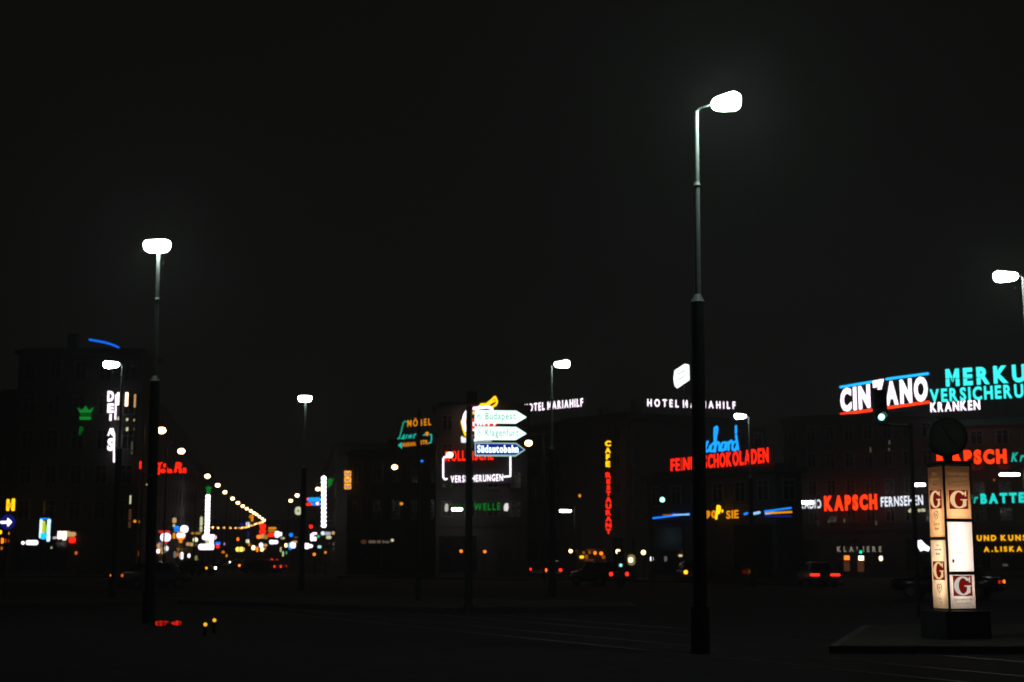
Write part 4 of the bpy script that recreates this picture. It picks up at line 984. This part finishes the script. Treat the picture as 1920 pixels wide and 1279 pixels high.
 ('kiosk', 'dark kiosk with a row of small orange lights, left of the restaurant sign', 1103, 1043, 100, [(-16, -1, -8, 4, E_YEL), (-11, -9, -6, -4, E_ORGD), (0, -10, 5, -4, E_ORGD), (10, -9, 15, -3, E_ORG), (21, -8, 27, -2, E_ORG), (25, -2, 31, 5, E_ORGD), (-6, -3, -1, 5, E_ORGD), (-3, -13, 12, -10, E_FAINTR), (-8, 5, 10, 9, E_FAINTR)], 'post', 0),
 ('telephone_booth', 'yellowish lit booth between two warm round lights', 1184, 1050, 98, [(-7, -10, 7, 10, emi('booth_dim', (.6, .5, .16), .3)), (-6, -5, 3, 5, emi('booth_bright', (1., .95, .65), 1.3))], 'post', 0),
 ('road_sign', 'bright white sign of irregular outline left of the column', 1733, 1023, 90, [], 'post', 0),
 ('street_light', 'small warm oval light right of the piano shop windows', 1652, 1047, 118, [(-3, -4.5, 3, 4.5, emi('oval_warm', (1., .8, .6), 1.8))], 'post', 0),
 ('street_light', 'tiny orange light beside the column under the red letters', 1864.5, 900, 118, [(-1.5, -2, 1.5, 2, E_ORGD)], 'wall', 0),
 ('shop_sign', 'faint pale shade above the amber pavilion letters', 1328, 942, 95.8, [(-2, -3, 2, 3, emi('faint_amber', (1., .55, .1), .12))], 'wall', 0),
]
for nm, lb, x, y, d, fc, su, fx in SM:
    cat = {'shop_sign': 'sign', 'hanging_sign': 'sign', 'road_sign': 'sign', 'upright_sign': 'sign', 'street_light': 'light', 'hanging_lantern': 'lantern', 'shop_clock': 'clock', 'display_case': 'display case', 'lit_shopfront': 'shop front', 'kiosk': 'kiosk', 'telephone_booth': 'booth'}[nm]
    s = light_box(nm, lb, x, y, d, fc, su, cat, None, fx)
    if nm == 'road_sign' and not fc:
        faces_px(s, 'glowing_panel', [(1722, 1014), (1728, 1013), (1735, 1021), (1744, 1027), (1741, 1034), (1732, 1031), (1727, 1034), (1722, 1026)], d, W, .1)
    if nm == 'kiosk':
        bm = bmesh.new(); k = d / FPX; box(bm, -18 * k, 33 * k, .3, 2.2, -s.location.z, 10 * k); box(bm, -21 * k, 36 * k, .25, 2.5, 10 * k, 13 * k); obj('kiosk_body', bm, DARKMETAL, s)
    if nm == 'telephone_booth':
        bm = bmesh.new(); k = d / FPX; box(bm, -10 * k, 10 * k, .3, 1.2, -s.location.z, 14 * k); obj('booth_body', bm, DARKMETAL, s)
# blue arrow road sign
s = sign('road_sign', 'round blue traffic sign with a white arrow pointing right, at left edge', 14, 979, 62)
k = 62 / FPX
bm = bmesh.new(); cyl(bm, (0, 0, 0), (0, .04, 0), 14 * k, n=24); obj('sign_disc', bm, emi('sign_blue', (.008, .01, .2), .55), s)
bm = bmesh.new(); prism(bm, [(-13 * k, 2 * k), (-1 * k, 2.2 * k), (0, 8 * k), (9 * k, 0), (1 * k, -9 * k), (-1 * k, -3 * k), (-13 * k, -3 * k)], -.012, -.002); obj('arrow', bm, emi('sign_white', (1., .92, .85), 1.4), s)
bm = bmesh.new(); cyl(bm, (0, .09, -s.location.z), (0, .09, .2), .035, n=8); obj('post', bm, DARKMETAL, s)

# ------------------------------------------------------------------ cars
def loft_bm(stations, rfrac=.35, n=4):
    """stations along y: (y, z0, z1, half width bottom, half width top)"""
    bm = bmesh.new(); rings = []
    for y, z0, z1, hb, ht in stations:
        ring = []
        h = z1 - z0; r = min(h, hb) * rfrac
        for x, z in rrect(2 * hb, h, r, n, 0, (z0 + z1) / 2):
            t = (z - z0) / max(h, 1e-4); ring.append(bm.verts.new((x * (1 + (ht / hb - 1) * t), y, z)))
        rings.append(ring)
    N = len(rings[0])
    for a, b in zip(rings, rings[1:]):
        for i in range(N):
            f = bm.faces.new((a[i], a[(i + 1) % N], b[(i + 1) % N], b[i])); f.smooth = True
    bm.faces.new(rings[0]); bm.faces.new(rings[-1][::-1])
    bmesh.ops.recalc_face_normals(bm, faces=bm.faces)
    return bm
BODY = [(-2.08, .42, .78, .70, .68), (-2.02, .32, .86, .77, .73), (-1.3, .28, .90, .80, .76), (0, .26, .90, .81, .77), (1.2, .28, .88, .80, .75), (1.95, .34, .82, .76, .72), (2.05, .42, .74, .70, .68)]
CABIN = [(-1.42, .86, .90, .70, .69), (-1.15, .86, 1.18, .71, .60), (-.85, .86, 1.36, .72, .56), (-.2, .86, 1.41, .72, .57), (.3, .86, 1.40, .72, .57), (.62, .86, 1.22, .71, .60), (1.05, .86, .90, .69, .68)]
CM = {}
def car_meshes():
    if CM: return CM
    CM['body'] = finish(loft_bm(BODY, .3), 'body')
    CM['cabin'] = finish(loft_bm(CABIN, .22), 'cabin')
    bm = bmesh.new(); v = [bm.verts.new(q) for q in ((-.58, -1.38, .93), (.58, -1.38, .93), (.50, -.96, 1.31), (-.50, -.96, 1.31))]; bm.faces.new(v)
    bmesh.ops.solidify(bm, geom=bm.faces[:], thickness=-.02); bmesh.ops.translate(bm, verts=bm.verts, vec=(0, -.035, .03)); CM['rear_window'] = finish(bm, 'rear_window')
    bm = bmesh.new(); v = [bm.verts.new(q) for q in ((.58, 1.02, .93), (-.58, 1.02, .93), (-.50, .48, 1.33), (.50, .48, 1.33))]; bm.faces.new(v)
    bmesh.ops.solidify(bm, geom=bm.faces[:], thickness=-.02); bmesh.ops.translate(bm, verts=bm.verts, vec=(0, .03, .03)); CM['windscreen'] = finish(bm, 'windscreen')
    bm = bmesh.new(); prism(bm, [(-.9, .94), (.72, .94), (.38, 1.30), (-.72, 1.30)], -.01, .01)
    for vv in bm.verts: x, y, z = vv.co; vv.co = (.735 - (z - .86) * .29 + y, x, z)
    CM['side_window'] = finish(bm, 'side_window')
    bm = bmesh.new(); cyl(bm, (-.09, 0, 0), (.09, 0, 0), .30, n=18); CM['wheel'] = finish(bm, 'wheel')
    bm = bmesh.new(); cyl(bm, (-.1, 0, 0), (.1, 0, 0), .17, n=14); CM['rim'] = finish(bm, 'rim')
    bm = bmesh.new(); prism(bm, rrect(1.5, .1, .045, cz=.47), -2.15, -2.085); CM['bumper'] = finish(bm, 'bumper')
    bm = bmesh.new(); prism(bm, rrect(.46, .11, .01, cz=.60), -2.10, -2.075); CM['number_plate'] = finish(bm, 'number_plate')
    for kk, m in (('rear_window', GLASS), ('windscreen', GLASS), ('side_window', GLASS), ('wheel', RUBBER), ('rim', CHROME), ('bumper', CHROME), ('number_plate', FRAME)): CM[kk].materials.append(m)
    return CM
PAINTS = [mat('paint_dark_blue', (.01, .014, .03), .25, scale=2, var=.05), mat('paint_maroon', (.03, .006, .006), .25, scale=2, var=.05), mat('paint_black', (.006, .006, .006), .2, scale=2, var=.05), mat('paint_grey', (.05, .05, .05), .28, scale=2, var=.05)]
BM = {}
def painted(kind, m):
    k = (kind, m.name)
    if k not in BM: c = car_meshes()[kind].copy(); c.materials.append(m); BM[k] = c
    return BM[k]
LM = {}
def lampmesh(kind, wd, m):
    k = (kind, wd, m.name)
    if k not in LM:
        bm = bmesh.new()
        if kind == 'rect': prism(bm, rrect(wd, .13, .05), -.03, .03)
        else: cyl(bm, (0, -.03, 0), (0, .03, 0), wd / 2, n=14)
        me = finish(bm, 'lamp'); me.materials.append(m); LM[k] = me
    return LM[k]
def car(label, xl, xr, y, lights, rear=True, paint=0, sep=None, kind='round', wd=.17, turn=1, d=None, group='cars on the roads', zl=.70):
    """xl, xr: photo pixels of the two lamps; the car stands where lamps 0.7 m up project there"""
    d = d or dist_for(y, zl)
    span = (xr - xl) * d / FPX
    half = .56
    c = max(-1, min(1, span / (2 * half))); yaw = math.acos(c) * turn
    mid = P((xl + xr) / 2, y, d)
    end = Vector((0, -2.08, 0)) if rear else Vector((0, 2.06, 0))
    rz = yaw if rear else yaw + math.pi
    off = Matrix.Rotation(rz, 3, 'Z') @ end
    r = empty('car', label, 'car', (mid.x - off.x, mid.y - off.y, 0), rz, group)
    cm = car_meshes(); pm = PAINTS[paint]
    obj('body', painted('body', pm), None, r); cb = obj('cabin', painted('cabin', pm), None, r)
    obj('rear_window', cm['rear_window'], None, cb); obj('windscreen', cm['windscreen'], None, cb)
    obj('side_window', cm['side_window'], None, cb); sw = obj('side_window', cm['side_window'], None, cb, (0, 0, 0), (0, 0, 0), (-1, 1, 1))
    for sx in (-1, 1):
        for yy in (-1.25, 1.3):
            wo = obj('wheel', cm['wheel'], None, r, (sx * .7, yy, .30)); obj('rim', cm['rim'], None, wo)
    obj('bumper', cm['bumper'], None, r); obj('bumper', cm['bumper'], None, r, (0, 0, 0), (0, 0, math.pi)); obj('number_plate', cm['number_plate'], None, r)
    for i, sx in enumerate((-1, 1)):
        lm = lights[i] if rear else (E_TAILD if False else DARKMETAL)
        obj('tail_light', lampmesh(kind if rear else 'rect', wd, lm), None, r, (sx * half, -2.095, zl))
        hm = lights[1 - i] if not rear else GLASS
        obj('headlight', lampmesh('round', wd if not rear else .17, hm), None, r, (sx * half, 2.07, .66 if rear else zl))
    return r
T2 = (E_TAIL, E_TAIL)
car('car with two wide red tail lights, largest pair right of centre', 1526.5, 1567.5, 1078, T2, True, 3, kind='rect', wd=.52, turn=1)
car('car with a round red pair under the upright restaurant sign', 1145, 1176, 1076.5, T2, True, 1, wd=.22, turn=1, group='cars on the roads')
car('car with dim red pair, leftmost of three in line before the office house', 956, 976, 1067, (E_TAILD, E_TAIL), True, 0, wd=.2, turn=-1)
car('car with red pair, middle of three in line before the office house', 995, 1021, 1067.5, (E_TAIL, E_TAILD), True, 2, wd=.17, turn=-1)
car('car with red pair, rightmost of three in line before the office house', 1023, 1051, 1069, (emi('tail_orange', (1., .1, .01), 2.6), E_TAIL), True, 1, wd=.24, turn=-1)
car('car with an amber left and red right rear light before the pavilion', 1277, 1327, 1073, (emi('indicator', (1., .35, .01), 3.), E_TAIL), True, 0, wd=.25, turn=1)
car('car right of the column with one red and one orange light', 1865, 1890, 1091, (E_TAILD, emi('indicator_b', (1., .15, .01), 2.)), True, 2, wd=.13, turn=1)
car('car with amber front lights below the tall corner house', 205.5, 233, 1079, (E_SIDE, emi('org_mid', (1., .2, .02), .5)), False, 3, wd=.16, turn=-1)
car('car with one white and one amber front light under the white strip', 389, 402, 1061, (E_SIDE, E_HEAD), False, 0, wd=.2, turn=1, d=130)
car('car with one orange front light at the left of the bright street', 279, 300, 1059.5, (DARKMETAL, emi('lamp_warm', (1., .6, .25), 4.)), False, 1, wd=.2, turn=1, d=132)
car('car with a single amber front light in mid street', 448.5, 465, 1055, (E_SIDE, DARKMETAL), False, 2, wd=.26, turn=-1, d=170)
car('car with one bright white headlight in mid street', 418, 431, 1050, (DARKMETAL, E_HEAD), False, 0, wd=.3, turn=1, d=205, zl=.9)
car('car with the brightest red pair, nearer the middle of the queue', 508, 516, 1052.5, T2, True, 2, wd=.3, turn=1, d=175)
car('car with red pair, last of the queue in the right lane', 516, 524.5, 1059, T2, True, 0, wd=.22, turn=1, d=150)
car('car with small dim red pair in the right lane ahead of queue', 510.5, 519, 1045.5, (E_TAIL, E_TAILD), True, 1, wd=.3, turn=1, d=240, zl=1.3)
car('car with faint red pair beside the queue', 529, 535, 1054, (E_TAILD, E_TAILD), True, 3, wd=.2, turn=1, d=160)
car('car with faint red light left of the queue', 470, 477, 1053, (E_TAILD, DARKMETAL), True, 3, wd=.22, turn=1, d=180)

# ------------------------------------------------------------------ glossy patches tilted to mirror the red script; two lights added as glints
GLOSSY = mat('glossy_asphalt', (.012, .012, .012), .045, scale=14, var=.3, bump=0, spec=.2)
for px_, wd_, ln_ in ((301, .19, .95), (331.5, .125, .8)):
    c = P(px_, 1168.5, dist_for(1168.5, .05)); c.z = .05
    nrm_ = ((Vector((0, 0, EYE)) - c).normalized() + (P(px_ + 6, 877, 129) - c).normalized()).normalized()   # tilt given to the patch so it mirrors the red script
    bm = bmesh.new(); vs = []
    dirv = Vector((c.x, c.y, 0)).normalized(); sd = Vector((dirv.y, -dirv.x, 0))
    for i in range(22):
        a = 2 * math.pi * i / 22; k = 1 + .14 * math.sin(3 * a + px_) + .09 * math.sin(5 * a)
        e = sd * (math.cos(a) * wd_ * k) + dirv * (math.sin(a) * ln_ * k)
        vs.append(bm.verts.new((c.x + e.x, c.y + e.y, c.z - (nrm_.x * e.x + nrm_.y * e.y) / nrm_.z)))
    f_ = bm.faces.new(vs); f_.normal_update()
    if f_.normal.z < 0: f_.normal_flip()
    struct(obj('mirror_patch', bm, GLOSSY))
for x, y, lb in ((385, 1171, 'lower left of two small yellow lights added as glints on the dark road'), (402, 1163, 'upper right of two small yellow lights added as glints on the dark road')):
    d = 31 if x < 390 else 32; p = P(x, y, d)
    r = empty('glint_light', lb, 'lantern', (p.x, d, 0), 0, 'small yellow lights added as glints on the road')  # added light with its own glow, in place of amber reflections
    bm = bmesh.new(); cyl(bm, (0, 0, 0), (0, 0, p.z - .06), .05, .04, 10); box(bm, -.07, .07, -.05, .05, p.z - .09, p.z - .06); obj('glint_light_body', bm, DARKMETAL, r)
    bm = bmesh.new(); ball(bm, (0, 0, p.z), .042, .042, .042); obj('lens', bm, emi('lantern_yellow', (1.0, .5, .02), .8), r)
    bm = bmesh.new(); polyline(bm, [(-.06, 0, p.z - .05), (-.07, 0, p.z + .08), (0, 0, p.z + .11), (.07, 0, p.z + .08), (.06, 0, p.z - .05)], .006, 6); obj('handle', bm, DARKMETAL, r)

# ------------------------------------------------------------------ render settings
sc.view_settings.view_transform = 'Standard'; sc.view_settings.look = 'None'; sc.view_settings.exposure = 0; sc.view_settings.gamma = 1
sc.cycles.use_denoising = True
try: sc.cycles.denoiser = 'OPENIMAGEDENOISE'
except Exception: pass
sc.cycles.max_bounces = 4; sc.cycles.diffuse_bounces = 2; sc.cycles.glossy_bounces = 2; sc.cycles.volume_bounces = 0
sc.cycles.sample_clamp_indirect = 2.0
